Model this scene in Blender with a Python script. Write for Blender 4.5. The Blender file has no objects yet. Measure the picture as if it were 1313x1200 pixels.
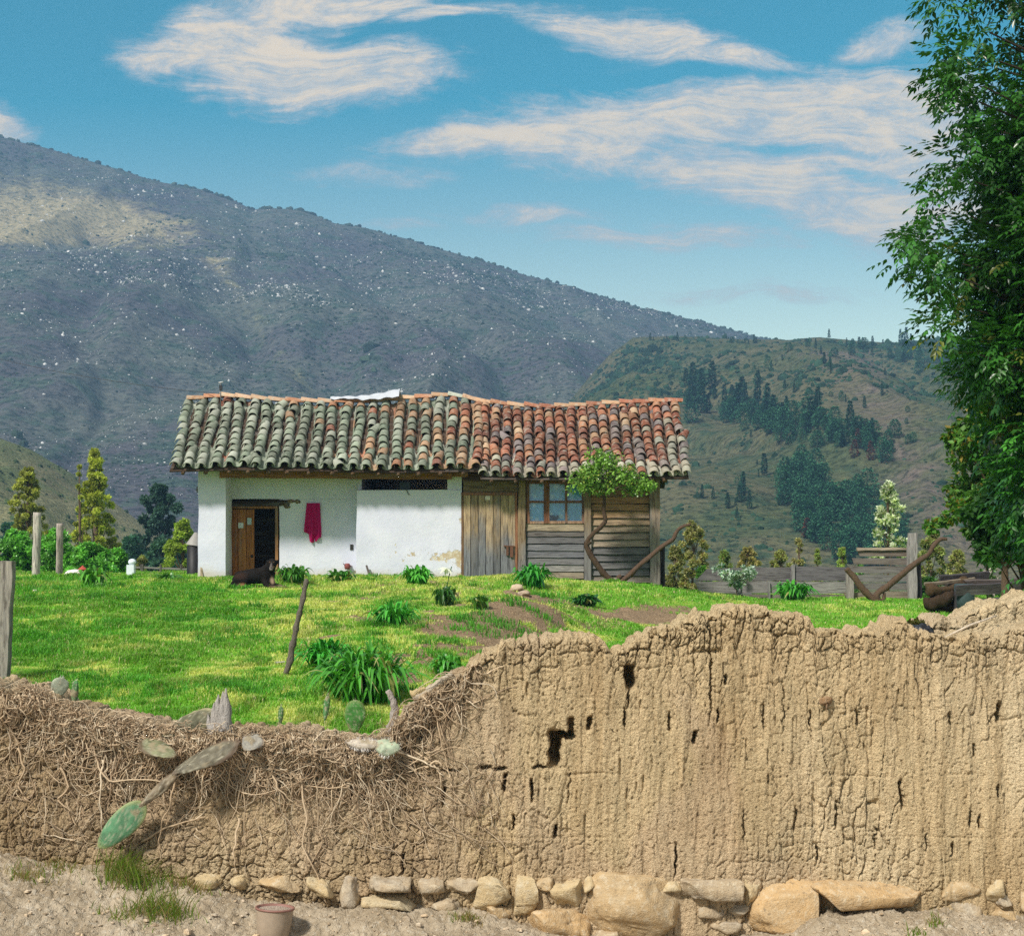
import bpy, bmesh, math, random
import numpy as np
from mathutils import Vector, Matrix

scene = bpy.context.scene
COL = scene.collection
F, HZ, CX, CZ = 1800.0, 700.0, 656.5, 2.5      # lens in photo pixels, horizon row, centre column, eye height (m)
R = math.radians


def P(px, py, Y):
    """photo pixel seen at distance Y -> world point"""
    return np.array(((px - CX) / F * Y, Y, CZ + (HZ - py) / F * Y))


def rng(s):
    return np.random.default_rng(s)


def lin(r, g, b):
    f = lambda c: (c / 255 / 12.92) if c <= 10 else ((c / 255 + 0.055) / 1.055) ** 2.4
    return (f(r), f(g), f(b))


def sstep(a, b, x):
    t = np.clip((x - a) / (b - a), 0, 1)
    return t * t * (3 - 2 * t)


# ------------------------------------------------------------------ noise
def _hash(ix, iy, iz, s):
    h = (ix.astype(np.int64) * 374761393 + iy.astype(np.int64) * 668265263 + iz.astype(np.int64) * 2147483647 + s * 974634777) & 0xFFFFFFFF
    h = ((h ^ (h >> 13)) * 1274126177) & 0xFFFFFFFF
    h = ((h ^ (h >> 16)) * 2246822519) & 0xFFFFFFFF
    return ((h ^ (h >> 15)) & 0xFFFFFF) / float(0xFFFFFF)


def vnoise(x, y, z=None, s=0):
    x = np.asarray(x, float); y = np.asarray(y, float)
    fx, fy = np.floor(x), np.floor(y)
    u, v = x - fx, y - fy
    u = u * u * u * (u * (u * 6 - 15) + 10); v = v * v * v * (v * (v * 6 - 15) + 10)
    zi = np.zeros_like(fx)
    if z is None:
        a = _hash(fx, fy, zi, s); b = _hash(fx + 1, fy, zi, s); c = _hash(fx, fy + 1, zi, s); d = _hash(fx + 1, fy + 1, zi, s)
        return 2 * ((a * (1 - u) + b * u) * (1 - v) + (c * (1 - u) + d * u) * v) - 1
    z = np.asarray(z, float); fz = np.floor(z); w = z - fz; w = w * w * (3 - 2 * w)
    out = 0
    for k, ww in ((0, 1 - w), (1, w)):
        a = _hash(fx, fy, fz + k, s); b = _hash(fx + 1, fy, fz + k, s); c = _hash(fx, fy + 1, fz + k, s); d = _hash(fx + 1, fy + 1, fz + k, s)
        out = out + ww * ((a * (1 - u) + b * u) * (1 - v) + (c * (1 - u) + d * u) * v)
    return 2 * out - 1


def fbm(x, y, z=None, s=0, o=4, g=0.5):
    t, a, n = 0, 1.0, 0
    for k in range(o):
        m = 2.03 ** k
        t = t + a * vnoise(x * m + 7.3 * k, y * m + 3.1 * k, None if z is None else z * m, s + k)
        n += a; a *= g
    return t / n


def worley(x, y, s=0):
    fx, fy = np.floor(x), np.floor(y)
    f1 = np.full(np.shape(x), 9.0); f2 = np.full(np.shape(x), 9.0); cid = np.zeros(np.shape(x))
    z = np.zeros_like(fx)
    for i in (-1, 0, 1):
        for j in (-1, 0, 1):
            cx, cy = fx + i, fy + j
            h1 = _hash(cx, cy, z, s); h2 = _hash(cx, cy, z + 1, s)
            d = np.hypot(cx + 0.1 + 0.8 * h1 - x, cy + 0.1 + 0.8 * h2 - y)
            near = d < f1
            f2 = np.where(near, f1, np.minimum(f2, d)); cid = np.where(near, h1, cid); f1 = np.where(near, d, f1)
    return f1, f2, cid


# ------------------------------------------------------------------ objects
ORG = {}


def mesh_data(name, V, faces, mats=(), smooth=True, col=None, fm=None):
    """faces: list of numpy arrays (n,3)/(n,4); col per-vertex rgb"""
    V = np.asarray(V, float)
    me = bpy.data.meshes.new(name)
    faces = [np.asarray(f, np.int64) for f in faces if len(f)]
    idx = np.concatenate([f.ravel() for f in faces]); cnt = np.concatenate([np.full(len(f), f.shape[1]) for f in faces])
    me.vertices.add(len(V)); me.vertices.foreach_set("co", V.ravel())
    me.loops.add(len(idx)); me.loops.foreach_set("vertex_index", idx.astype(np.int32))
    me.polygons.add(len(cnt)); st = np.concatenate(([0], np.cumsum(cnt)[:-1]))
    me.polygons.foreach_set("loop_start", st.astype(np.int32))
    me.polygons.foreach_set("use_smooth", np.full(len(cnt), bool(smooth)))
    for m in mats:
        me.materials.append(m)
    if fm is not None:
        me.polygons.foreach_set("material_index", np.asarray(fm, np.int32))
    me.update(calc_edges=True)
    if col is not None:
        a = me.color_attributes.new("col", 'FLOAT_COLOR', 'POINT')
        c = np.ones((len(V), 4)); c[:, :3] = col
        a.data.foreach_set("color", c.ravel())
    return me


def tag(o, label=None, cat=None, group=None, kind=None):
    if label: o["label"] = label
    if cat: o["category"] = cat
    if group: o["group"] = group
    if kind: o["kind"] = kind
    return o


def empty(name, loc, label, cat, group=None):
    o = bpy.data.objects.new(name, None); COL.objects.link(o)
    o.empty_display_size = 0.1
    o.location = loc; ORG[o.name] = np.array(loc, float)
    return tag(o, label, cat, group)


def obj(name, mb, mat, parent=None, loc=None, smooth=True, label=None):
    """mb: MB or (V, faces, col); world coordinates; becomes ONE mesh object"""
    V, faces, col = mb.arrays() if isinstance(mb, MB) else mb
    V = np.asarray(V, float)
    if parent is not None:
        org = ORG[parent.name]
    else:
        org = np.array(loc, float) if loc is not None else np.zeros(3)
    mats = mat if isinstance(mat, (list, tuple)) else [mat]
    me = mesh_data(name, V - org, faces, mats, smooth, col)
    o = bpy.data.objects.new(name, me); COL.objects.link(o)
    if parent is not None: o.parent = parent
    else: o.location = org
    ORG[o.name] = org
    if label: o["label"] = label
    return o


def copy_tree(o, parent=None):
    c = o.copy(); COL.objects.link(c)
    if parent is not None: c.parent = parent
    for ch in list(o.children):
        copy_tree(ch, c)
    return c


class MB:
    def __init__(s): s.V, s.Fq, s.Ft, s.C, s.n = [], [], [], [], 0

    def add(s, V, quads=None, tris=None, col=(1, 1, 1)):
        V = np.asarray(V, float)
        if quads is not None and len(quads): s.Fq.append(np.asarray(quads) + s.n)
        if tris is not None and len(tris): s.Ft.append(np.asarray(tris) + s.n)
        c = np.asarray(col, float)
        s.C.append(np.tile(c, (len(V), 1)) if c.ndim == 1 else c)
        s.V.append(V); s.n += len(V)

    def arrays(s):
        fs = []
        if s.Fq: fs.append(np.concatenate(s.Fq))
        if s.Ft: fs.append(np.concatenate(s.Ft))
        return np.concatenate(s.V), fs, np.concatenate(s.C)

    # subdivided box with wobbly faces
    def box(s, a, b, col=(1, 1, 1), res=0.25, amp=0.004, fr=3.0, seed=0, skew=None, colfn=None):
        a = np.array(a, float); b = np.array(b, float)
        L = b - a; n = np.clip(np.round(L / res), 1, 60).astype(int)
        Vs, Q, off = [], [], 0
        for ax in range(3):
            u, v = (ax + 1) % 3, (ax + 2) % 3
            gu = np.linspace(a[u], b[u], n[u] + 1); gv = np.linspace(a[v], b[v], n[v] + 1)
            U, W = np.meshgrid(gu, gv, indexing='ij')
            for side in (0, 1):
                p = np.zeros(U.shape + (3,)); p[..., u] = U; p[..., v] = W; p[..., ax] = b[ax] if side else a[ax]
                k = np.arange(U.size).reshape(U.shape) + off
                q = np.stack([k[:-1, :-1], k[1:, :-1], k[1:, 1:], k[:-1, 1:]], -1).reshape(-1, 4)
                if not side: q = q[:, ::-1]
                Vs.append(p.reshape(-1, 3)); Q.append(q); off += U.size
        V = np.concatenate(Vs)
        c = np.asarray(col, float)
        cc = colfn(V) if colfn else np.tile(c, (len(V), 1))
        if amp:
            d = np.stack([fbm(V[:, 0] * fr, V[:, 1] * fr, V[:, 2] * fr, seed + 11 * k, 2) for k in range(3)], 1)
            V = V + d * amp * 2
        if skew is not None: V = skew(V)
        s.add(V, np.concatenate(Q), None, cc)
        return s

    # bar between two points (rectangular section w x t, wide axis 'up')
    def bar(s, p, q, w, t, col=(1, 1, 1), up=(0, 0, 1), amp=0.004, seed=0, n=6):
        p = np.array(p, float); q = np.array(q, float); d = q - p; L = np.linalg.norm(d); d /= L
        up = np.array(up, float); side = np.cross(d, up); side /= np.linalg.norm(side); up = np.cross(side, d)
        m = MB(); m.box((0, -t / 2, -w / 2), (L, t / 2, w / 2), col, max(L / n, .02), amp, 4.0, seed + int(abs(p[0] * 131 + p[2] * 57) * 10) % 997)
        V, f, c = m.arrays()
        s.add(p + V[:, :1] * d + V[:, 1:2] * side + V[:, 2:3] * up, f[0], None, c)
        return s

    def tube(s, path, rad, col=(1, 1, 1), n=8, cap=True, noise=0.0, seed=0):
        path = np.asarray(path, float); m = len(path)
        rad = np.broadcast_to(np.asarray(rad, float), (m,))
        T = np.gradient(path, axis=0); T /= np.linalg.norm(T, axis=1, keepdims=True) + 1e-12
        ref = np.array((0, 0, 1.0)) if abs(T[0, 2]) < .9 else np.array((1.0, 0, 0))
        A = np.cross(T, ref); A /= np.linalg.norm(A, axis=1, keepdims=True) + 1e-12; B = np.cross(T, A)
        th = np.arange(n) * 2 * np.pi / n
        rr = rad[:, None] * np.ones(n)
        if noise:
            rr = rr * (1 + noise * vnoise(np.arange(m)[:, None] * .9 + 0 * th, np.cos(th)[None] * 1.7 + 5, np.sin(th)[None] * 1.7 + 0 * rad[:, None], seed))
        V = path[:, None] + rr[..., None] * (np.cos(th)[None, :, None] * A[:, None] + np.sin(th)[None, :, None] * B[:, None])
        k = np.arange(m * n).reshape(m, n); k2 = np.roll(k, -1, 1)
        q = np.stack([k[:-1], k2[:-1], k2[1:], k[1:]], -1).reshape(-1, 4)
        V = V.reshape(-1, 3); t = []
        c = np.asarray(col, float)
        if c.ndim == 2: c = np.repeat(c, n, 0)
        if cap:
            V = np.concatenate([V, path[:1], path[-1:]])
            if c.ndim == 2: c = np.concatenate([c, c[:1], c[-1:]])
            t = [(j, m * n, (j + 1) % n)[::1] for j in range(n)] + [(k[-1, j], k[-1, (j + 1) % n], m * n + 1) for j in range(n)]
        s.add(V, q, t if cap else None, c)
        return s

    def lathe(s, c, prof, n=20, col=(1, 1, 1), tilt=None):
        prof = np.array(prof, float); m = len(prof); th = np.arange(n) * 2 * np.pi / n
        V = np.stack([prof[:, :1] * np.cos(th), prof[:, :1] * np.sin(th), prof[:, 1:2] + 0 * th], -1).reshape(-1, 3)
        if tilt is not None: V = V @ np.array(tilt.to_3x3() if hasattr(tilt, 'to_3x3') else tilt).T
        k = np.arange(m * n).reshape(m, n); k2 = np.roll(k, -1, 1)
        q = np.stack([k[:-1], k2[:-1], k2[1:], k[1:]], -1).reshape(-1, 4)
        s.add(V + np.array(c), q, None, col)
        return s

    def ell(s, c, r, rot=None, col=(1, 1, 1), nu=14, nv=9, amp=0, fr=2, seed=0, power=1.0):
        th = np.arange(nu) * 2 * np.pi / nu; ph = np.linspace(0, np.pi, nv)
        spw = lambda a: np.sign(a) * np.abs(a) ** power
        V = np.stack([np.sin(ph)[:, None] * np.cos(th), np.sin(ph)[:, None] * np.sin(th), np.cos(ph)[:, None] + 0 * th], -1).reshape(-1, 3)
        V = spw(V)
        if amp: V = V * (1 + amp * fbm(V[:, 0] * fr + seed, V[:, 1] * fr, V[:, 2] * fr, seed, 3))[:, None]
        V = V * np.array(r)
        if rot is not None: V = V @ np.array(rot).T
        k = np.arange(nu * nv).reshape(nv, nu); k2 = np.roll(k, -1, 1)
        q = np.stack([k[:-1], k[1:], k2[1:], k2[:-1]], -1).reshape(-1, 4)
        s.add(V + np.array(c), q, None, col)
        return s


def rotm(rx=0, ry=0, rz=0):
    from mathutils import Euler
    return np.array(Euler((rx, ry, rz)).to_matrix())


# leaves: rhombus-folded blades, vectorised
def leaves(C, D, N, L, W, col, fold=0.25, tipdrop=0.0):
    """C base points, D unit directions, N unit normals, L lengths, W half widths, col (n,3) -> V, faces, col (6-vert lanceolate)"""
    n = len(C); S = np.cross(D, N); S /= np.linalg.norm(S, axis=1, keepdims=True) + 1e-9
    L = np.broadcast_to(L, (n,))[:, None]; W = np.broadcast_to(W, (n,))[:, None]
    p0 = C; pm = C + D * L * .45 - N * L * .02; p1 = C + D * L - N * L * tipdrop
    l = C + D * L * .42 + S * W + N * W * fold; r = C + D * L * .42 - S * W + N * W * fold
    V = np.stack([p0, l, pm, r, p1], 1).reshape(-1, 3)
    b = np.arange(n)[:, None] * 5
    t = np.concatenate([b + np.array((0, 2, 1)), b + np.array((0, 3, 2)), b + np.array((1, 2, 4)), b + np.array((2, 3, 4))])
    return V, [t], np.repeat(col, 5, 0)


def unit(a):
    return a / (np.linalg.norm(a, axis=-1, keepdims=True) + 1e-9)


# ------------------------------------------------------------------ materials
class NT:
    def __init__(s, mat): s.nt = mat.node_tree; s.nt.nodes.clear()

    def n(s, typ, **kw):
        nd = s.nt.nodes.new(typ)
        for k, v in kw.items():
            if k.startswith("_"): setattr(nd, k[1:], v)
            else: s.set(nd.inputs[int(k[1:]) if k[0] == 'i' and k[1:].isdigit() else k.replace("__", " ")], v)
        return nd

    def set(s, inp, v):
        if isinstance(v, bpy.types.NodeSocket): s.nt.links.new(v, inp)
        elif isinstance(v, bpy.types.Node): s.nt.links.new(v.outputs[0], inp)
        else:
            if hasattr(inp.default_value, '__len__'):
                v = tuple(v)
                if len(inp.default_value) == 4 and len(v) == 3: v = v + (1,)
            inp.default_value = v

    def math(s, op, a, b=0.0, c=0.0, clamp=False):
        nd = s.n('ShaderNodeMath', _operation=op, _use_clamp=clamp); s.set(nd.inputs[0], a); s.set(nd.inputs[1], b); s.set(nd.inputs[2], c)
        return nd.outputs[0]

    def mix(s, f, a, b, mode='MIX'):
        nd = s.n('ShaderNodeMix', _data_type='RGBA', _blend_type=mode, _clamp_factor=True)
        s.set(nd.inputs['Factor'], f); s.set(nd.inputs[6], a); s.set(nd.inputs[7], b)
        return nd.outputs[2]

    def ramp(s, f, a, b):       # smooth map a..b -> 0..1
        nd = s.n('ShaderNodeMapRange', _interpolation_type='SMOOTHSTEP'); s.set(nd.inputs[0], f)
        nd.inputs[1].default_value = a; nd.inputs[2].default_value = b
        return nd.outputs[0]

    def noise(s, vec, scale, detail=4, rough=0.55, dist=0.0):
        nd = s.n('ShaderNodeTexNoise', Scale=scale, Detail=detail, Roughness=rough, Distortion=dist)
        if vec is not None: s.set(nd.inputs['Vector'], vec)
        return nd.outputs[0]

    def scale(s, vec, sc):
        nd = s.n('ShaderNodeMapping', _vector_type='POINT'); s.set(nd.inputs[0], vec); nd.inputs['Scale'].default_value = sc
        return nd.outputs[0]

    def wpos(s): return s.n('ShaderNodeNewGeometry').outputs['Position']
    def opos(s): return s.n('ShaderNodeTexCoord').outputs['Object']

    def attr(s, name='col'):
        return s.n('ShaderNodeAttribute', _attribute_name=name).outputs['Color']

    def bump(s, h, strength=0.5, dist=0.01, normal=None):
        nd = s.n('ShaderNodeBump', Strength=strength, Distance=dist, Height=h)
        if normal is not None: s.set(nd.inputs['Normal'], normal)
        return nd.outputs[0]

    def out(s, color, rough=0.8, normal=None, spec=0.2, trans=None, metal=0.0):
        b = s.n('ShaderNodeBsdfPrincipled', Base__Color=color, Roughness=rough, Metallic=metal)
        b.inputs['Specular IOR Level'].default_value = spec
        if normal is not None: s.set(b.inputs['Normal'], normal)
        sh = b.outputs[0]
        if trans is not None:
            t = s.n('ShaderNodeBsdfTranslucent', Color=trans[1])
            m = s.n('ShaderNodeMixShader', Fac=trans[0]); s.set(m.inputs[1], sh); s.set(m.inputs[2], t.outputs[0]); sh = m.outputs[0]
        o = s.n('ShaderNodeOutputMaterial'); s.nt.links.new(sh, o.inputs[0])
        return b


def newmat(name):
    m = bpy.data.materials.new(name); m.use_nodes = True
    return m, NT(m)


MAT = {}


def simple(name, c, rough=0.8, var=0.25, sc=12, bump=0.3, spec=0.2, metal=0, stretch=(1, 1, 1), attr=False, dist=.004):
    """procedural noise-varied surface; attr=True takes base colour from 'col'"""
    m, t = newmat(name); p = t.scale(t.opos(), stretch)
    n1 = t.noise(p, sc, 5, .6); n2 = t.noise(p, sc * 5, 3, .6)
    k = t.math('ADD', t.math('MULTIPLY', n1, 1.1 * var * 2), t.math('MULTIPLY', n2, .6 * var))
    k = t.math('ADD', k, 1 - 1.4 * var)
    base = t.attr() if attr else c
    comb = t.n('ShaderNodeCombineXYZ'); [t.set(comb.inputs[i], k) for i in range(3)]
    c2 = t.mix(1.0, base if attr else (*c, 1), comb.outputs[0], 'MULTIPLY')
    t.out(c2, rough, t.bump(t.math('ADD', n1, n2), bump, dist), spec, None, metal)
    MAT[name] = m
    return m


def leafmat(name, transl=0.35, rough=0.5, spec=0.3, tint=(1.2, 1.3, .6)):
    m, t = newmat(name)
    c = t.attr()
    tc = t.mix(1.0, c, (*tint, 1), 'MULTIPLY')
    t.out(c, rough, None, spec, (transl, tc)); MAT[name] = m
    return m
# ------------------------------------------------------------------ material library
def mat_adobe():
    m, t = newmat('adobe'); p = t.wpos()
    big = t.noise(p, 1.1, 4, .6); mid = t.noise(t.scale(p, (7, 7, 1.6)), 1.0, 5, .65); fine = t.noise(p, 55, 4, .7)
    spk = t.noise(p, 95, 3, .7)
    c = t.mix(t.ramp(mid, .32, .7), t.attr(), t.mix(1.0, t.attr(), (1.22, 1.2, 1.2, 1), 'MULTIPLY'))
    c = t.mix(t.ramp(big, .45, .75), c, t.mix(1.0, c, (.86, .82, .78, 1), 'MULTIPLY'))
    drip = t.noise(t.scale(p, (9, 9, .55)), 1.0, 4, .6)
    c = t.mix(t.math('MULTIPLY', t.ramp(drip, .52, .66), .55), c, t.mix(1.0, c, (.72, .68, .62, 1), 'MULTIPLY'))
    c = t.mix(t.math('MULTIPLY', t.ramp(drip, .44, .32), .5), c, t.mix(1.0, c, (1.15, 1.17, 1.22, 1), 'MULTIPLY'))
    c = t.mix(t.math('MULTIPLY', t.ramp(fine, .5, .75), .45), c, t.mix(1.0, c, (1.35, 1.35, 1.4, 1), 'MULTIPLY'))
    c = t.mix(t.math('MULTIPLY', t.ramp(spk, .55, .68), .7), c, t.mix(1.0, c, (1.45, 1.45, 1.5, 1), 'MULTIPLY'))
    c = t.mix(t.math('MULTIPLY', t.ramp(spk, .46, .34), .75), c, t.mix(1.0, c, (.52, .47, .42, 1), 'MULTIPLY'))
    wv = t.n('ShaderNodeTexVoronoi', _feature='DISTANCE_TO_EDGE', Scale=1.0)
    pw = t.n('ShaderNodeVectorMath', _operation='ADD'); t.set(pw.inputs[0], t.scale(p, (38, 38, 26)))
    nn = t.n('ShaderNodeTexNoise', Scale=9, Detail=3); t.set(nn.inputs['Vector'], p)
    sc = t.n('ShaderNodeVectorMath', _operation='SCALE', Scale=1.5); t.set(sc.inputs[0], nn.outputs['Color']); t.set(pw.inputs[1], sc.outputs[0])
    t.set(wv.inputs['Vector'], pw.outputs[0])
    crack = t.ramp(wv.outputs['Distance'], 0.0, .09)
    crack = t.math('MAXIMUM', crack, t.ramp(t.noise(p, 4, 3), .62, .40))
    str_ = t.noise(t.scale(p, (42, 42, 13)), 1.0, 5, .7)
    h = t.math('ADD', t.math('MULTIPLY', crack, .06), t.math('ADD', t.math('MULTIPLY', fine, 1.5), t.math('ADD', t.math('MULTIPLY', spk, 1.1), t.math('MULTIPLY', str_, 1.3))))
    t.out(c, .95, t.bump(h, 1.0, .016), .05); MAT['adobe'] = m


def mat_dirt():
    m, t = newmat('dirt'); p = t.wpos()
    a = t.noise(p, 3, 5, .65); b = t.noise(p, 26, 5, .7); s = t.noise(p, 120, 2, .6)
    c = t.mix(t.ramp(a, .35, .65), (.31, .245, .165, 1), (.47, .39, .285, 1))
    c = t.mix(t.math('MULTIPLY', t.ramp(b, .5, .7), .6), c, (.60, .55, .46, 1))
    c = t.mix(t.math('MULTIPLY', t.ramp(s, .45, .3), .6), c, (.2, .14, .085, 1))
    v = t.n('ShaderNodeTexVoronoi', _feature='DISTANCE_TO_EDGE', Scale=16); t.set(v.inputs['Vector'], p)
    h = t.math('ADD', t.math('MULTIPLY', t.ramp(v.outputs['Distance'], 0, .08), .25), t.math('ADD', b, t.math('MULTIPLY', s, .7)))
    t.out(c, .95, t.bump(h, .9, .015), .05); MAT['dirt'] = m


def mat_soil():
    m, t = newmat('lawn_soil'); p = t.wpos()
    a = t.noise(p, .9, 5, .65); b = t.noise(p, 9, 5, .7); s = t.noise(p, 45, 3, .7)
    green = t.mix(t.ramp(a, .35, .65), (.12, .31, .025, 1), (.29, .40, .06, 1))
    green = t.mix(t.math('MULTIPLY', t.ramp(b, .5, .72), .5), green, (.40, .38, .15, 1))
    earth = t.mix(t.ramp(s, .3, .7), (.13, .085, .05, 1), (.38, .275, .17, 1))
    sep = t.n('ShaderNodeSeparateColor'); t.set(sep.inputs[0], t.attr())
    f = t.math('ADD', sep.outputs[0], t.math('MULTIPLY', t.math('SUBTRACT', b, .5), .9))
    c = t.mix(t.ramp(f, .35, .6), green, earth)
    t.out(c, .95, t.bump(t.math('ADD', b, s), .8, .03), .05); MAT['soil'] = m


def mat_hill(name, c1, c2, c3, tan, sc):
    """heath slope: three vegetation tones in patches, dry-grass tone, painted sunlight on the mountain, by attribute red channel"""
    m, t = newmat(name); p = t.wpos()
    a = t.noise(p, sc, 6, .65); b = t.noise(p, sc * 6, 6, .7); d = t.noise(p, sc * 30, 4, .7)
    c = t.mix(t.ramp(a, .38, .62), (*c1, 1), (*c2, 1))
    c = t.mix(t.ramp(b, .48, .62), c, (*c3, 1))
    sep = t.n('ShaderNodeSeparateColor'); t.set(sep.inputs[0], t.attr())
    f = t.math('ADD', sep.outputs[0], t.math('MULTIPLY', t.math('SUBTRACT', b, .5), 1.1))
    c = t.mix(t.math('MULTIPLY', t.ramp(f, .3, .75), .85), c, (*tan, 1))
    e = t.noise(p, sc * 110, 3, .7)
    c = t.mix(t.math('MULTIPLY', t.ramp(d, .50, .60), .8), c, t.mix(1.0, c, (.34, .40, .42, 1), 'MULTIPLY'))
    c = t.mix(t.math('MULTIPLY', t.ramp(e, .56, .66), .7), c, t.mix(1.0, c, (.35, .42, .40, 1), 'MULTIPLY'))
    c = t.mix(t.math('MULTIPLY', t.ramp(e, .40, .30), .6), c, t.mix(1.0, c, (1.9, 1.8, 1.7, 1), 'MULTIPLY'))
    c = t.mix(t.math('MULTIPLY', t.ramp(d, .46, .34), .55), c, t.mix(1.0, c, (1.7, 1.65, 1.5, 1), 'MULTIPLY'))
    t.out(c, .95, t.bump(t.math('ADD', b, d), .8, .8), .03); MAT[name] = m


def mat_wood(name, rough=.85, grain=(1.2, 14, 14), amt=.5):
    """board colour from 'col', long grain, grey weathering in streaks"""
    m, t = newmat(name); p = t.wpos()
    g = t.noise(t.scale(p, grain), 2.2, 6, .7, .4); k = t.noise(t.scale(p, grain), .5, 4, .6); s = t.noise(p, 90, 2)
    c = t.attr()
    c = t.mix(t.math('MULTIPLY', t.ramp(g, .55, .36), amt + .25), c, t.mix(1.0, c, (.30, .28, .28, 1), 'MULTIPLY'))
    c = t.mix(t.math('MULTIPLY', t.ramp(g, .54, .72), amt), c, t.mix(1.0, c, (1.7, 1.65, 1.55, 1), 'MULTIPLY'))
    c = t.mix(t.math('MULTIPLY', t.ramp(k, .52, .70), .5), c, (.20, .19, .185, 1))
    t.out(c, rough, t.bump(t.math('ADD', g, t.math('MULTIPLY', s, .3)), .7, .008), .12); MAT[name] = m


def mat_plaster():
    m, t = newmat('plaster'); p = t.wpos()
    a = t.noise(p, 1.6, 5, .6); b = t.noise(p, 14, 4, .6); e = t.noise(t.scale(p, (1, 1, .9)), 4.2, 6, .68)
    base = t.mix(t.ramp(a, .35, .7), (.61, .62, .74, 1), (.68, .685, .78, 1))
    base = t.mix(t.math('MULTIPLY', t.ramp(b, .58, .75), .3), base, (.50, .49, .46, 1))
    sep = t.n('ShaderNodeSeparateColor'); t.set(sep.inputs[0], t.attr())
    w = t.math('SUBTRACT', 1.0, sep.outputs[0])            # red low = worn zone
    f = t.ramp(t.math('ADD', t.math('MULTIPLY', w, .30), e), .70, .73)
    worn = t.mix(t.ramp(b, .4, .6), (.48, .38, .25, 1), (.62, .56, .46, 1))
    c = t.mix(f, base, worn)
    dirt = t.math('MULTIPLY', t.ramp(t.math('ADD', t.math('SUBTRACT', 1.0, sep.outputs[1]), t.math('MULTIPLY', e, .6)), .45, 1.1), .6)
    c = t.mix(dirt, c, (.50, .42, .30, 1))
    h = t.math('SUBTRACT', t.math('ADD', t.math('MULTIPLY', a, 1.5), t.math('MULTIPLY', b, .5)), t.math('MULTIPLY', f, .6))
    t.out(c, .9, t.bump(h, .5, .02), .1); MAT['plaster'] = m


def mat_tile():
    m, t = newmat('roof_tile'); p = t.wpos()
    a = t.noise(p, 9, 5, .7); b = t.noise(p, 40, 4, .7)
    c = t.attr()
    c = t.mix(t.math('MULTIPLY', t.ramp(a, .50, .66), .6), c, (.38, .38, .32, 1))
    c = t.mix(t.math('MULTIPLY', t.ramp(a, .44, .32), .7), c, t.mix(1.0, c, (.40, .38, .36, 1), 'MULTIPLY'))      # pale lichen
    c = t.mix(t.math('MULTIPLY', t.ramp(b, .58, .70), .5), c, (.52, .50, .42, 1))
    c = t.mix(t.math('MULTIPLY', t.ramp(b, .42, .30), .8), c, (.05, .04, .035, 1))
    t.out(c, .9, t.bump(t.math('ADD', a, b), .6, .012), .1); MAT['roof_tile'] = m


def mat_stone():
    m, t = newmat('stone'); p = t.wpos()
    a = t.noise(p, 5, 5, .65, .6); b = t.noise(p, 22, 5, .7); s = t.noise(p, 90, 3, .65)
    c = t.mix(t.ramp(a, .3, .62), t.attr(), t.mix(1.0, t.attr(), (1.05, .95, .80, 1), 'MULTIPLY'))
    c = t.mix(t.math('MULTIPLY', t.ramp(b, .5, .68), .55), c, (.64, .56, .42, 1))
    c = t.mix(t.math('MULTIPLY', t.ramp(b, .44, .3), .7), c, (.20, .15, .10, 1))
    c = t.mix(t.math('MULTIPLY', t.ramp(s, .6, .7), .4), c, (.70, .64, .52, 1))
    t.out(c, .9, t.bump(t.math('ADD', t.math('MULTIPLY', a, 1.2), t.math('ADD', b, t.math('MULTIPLY', s, .5))), .7, .02), .1); MAT['stone'] = m


mat_adobe(); mat_dirt(); mat_soil(); mat_plaster(); mat_tile(); mat_stone()
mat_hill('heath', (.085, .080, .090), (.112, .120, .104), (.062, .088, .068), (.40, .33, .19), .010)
mat_hill('scrub', (.075, .095, .045), (.13, .12, .068), (.05, .078, .042), (.20, .145, .125), .02)
mat_hill('meadow', (.15, .18, .08), (.22, .20, .11), (.11, .14, .06), (.32, .29, .16), .05)
mat_wood('board_wood'); mat_wood('upright_wood', .85, (14, 14, 1.2)); mat_wood('post_wood', .9, (16, 16, 2.0), .6)
simple('bark', None, .9, .45, 8, .9, .1, 0, (3, 3, 1), True, .02)
simple('fine_bark', None, .9, .4, 40, .6, .1, 0, (1, 1, 1), True)
leafmat('leaf'); leafmat('glossy_leaf', .25, .32, .5); leafmat('grass_blade', .4, .55, .25, (1.2, 1.25, .5)); leafmat('needle', .15, .7, .1, (1, 1, 1))
simple('dry_fibre', None, .9, .3, 60, .3, .1, 0, (1, 1, 1), True)
simple('cactus', None, .6, .3, 30, .5, .3, 0, (1, 1, 1), True, .004)
simple('boulder', None, .9, .3, .3, .5, .1, 0, (1, 1, 1), True, .3)
simple('painted', None, .55, .2, 20, .15, .35, 0, (1, 1, 1), True)
simple('dark_metal', None, .5, .35, 30, .2, .4, .3, (1, 1, 1), True)
simple('cloth', None, .9, .12, 60, .25, .1, 0, (1, 1, 1), True, .002)
simple('plastic', None, .35, .15, 8, .6, .5, 0, (1, 1, 1), True, .02)
simple('fur', None, .85, .35, 45, .6, .06, 0, (1, 1, 2.5), True, .006)
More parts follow.
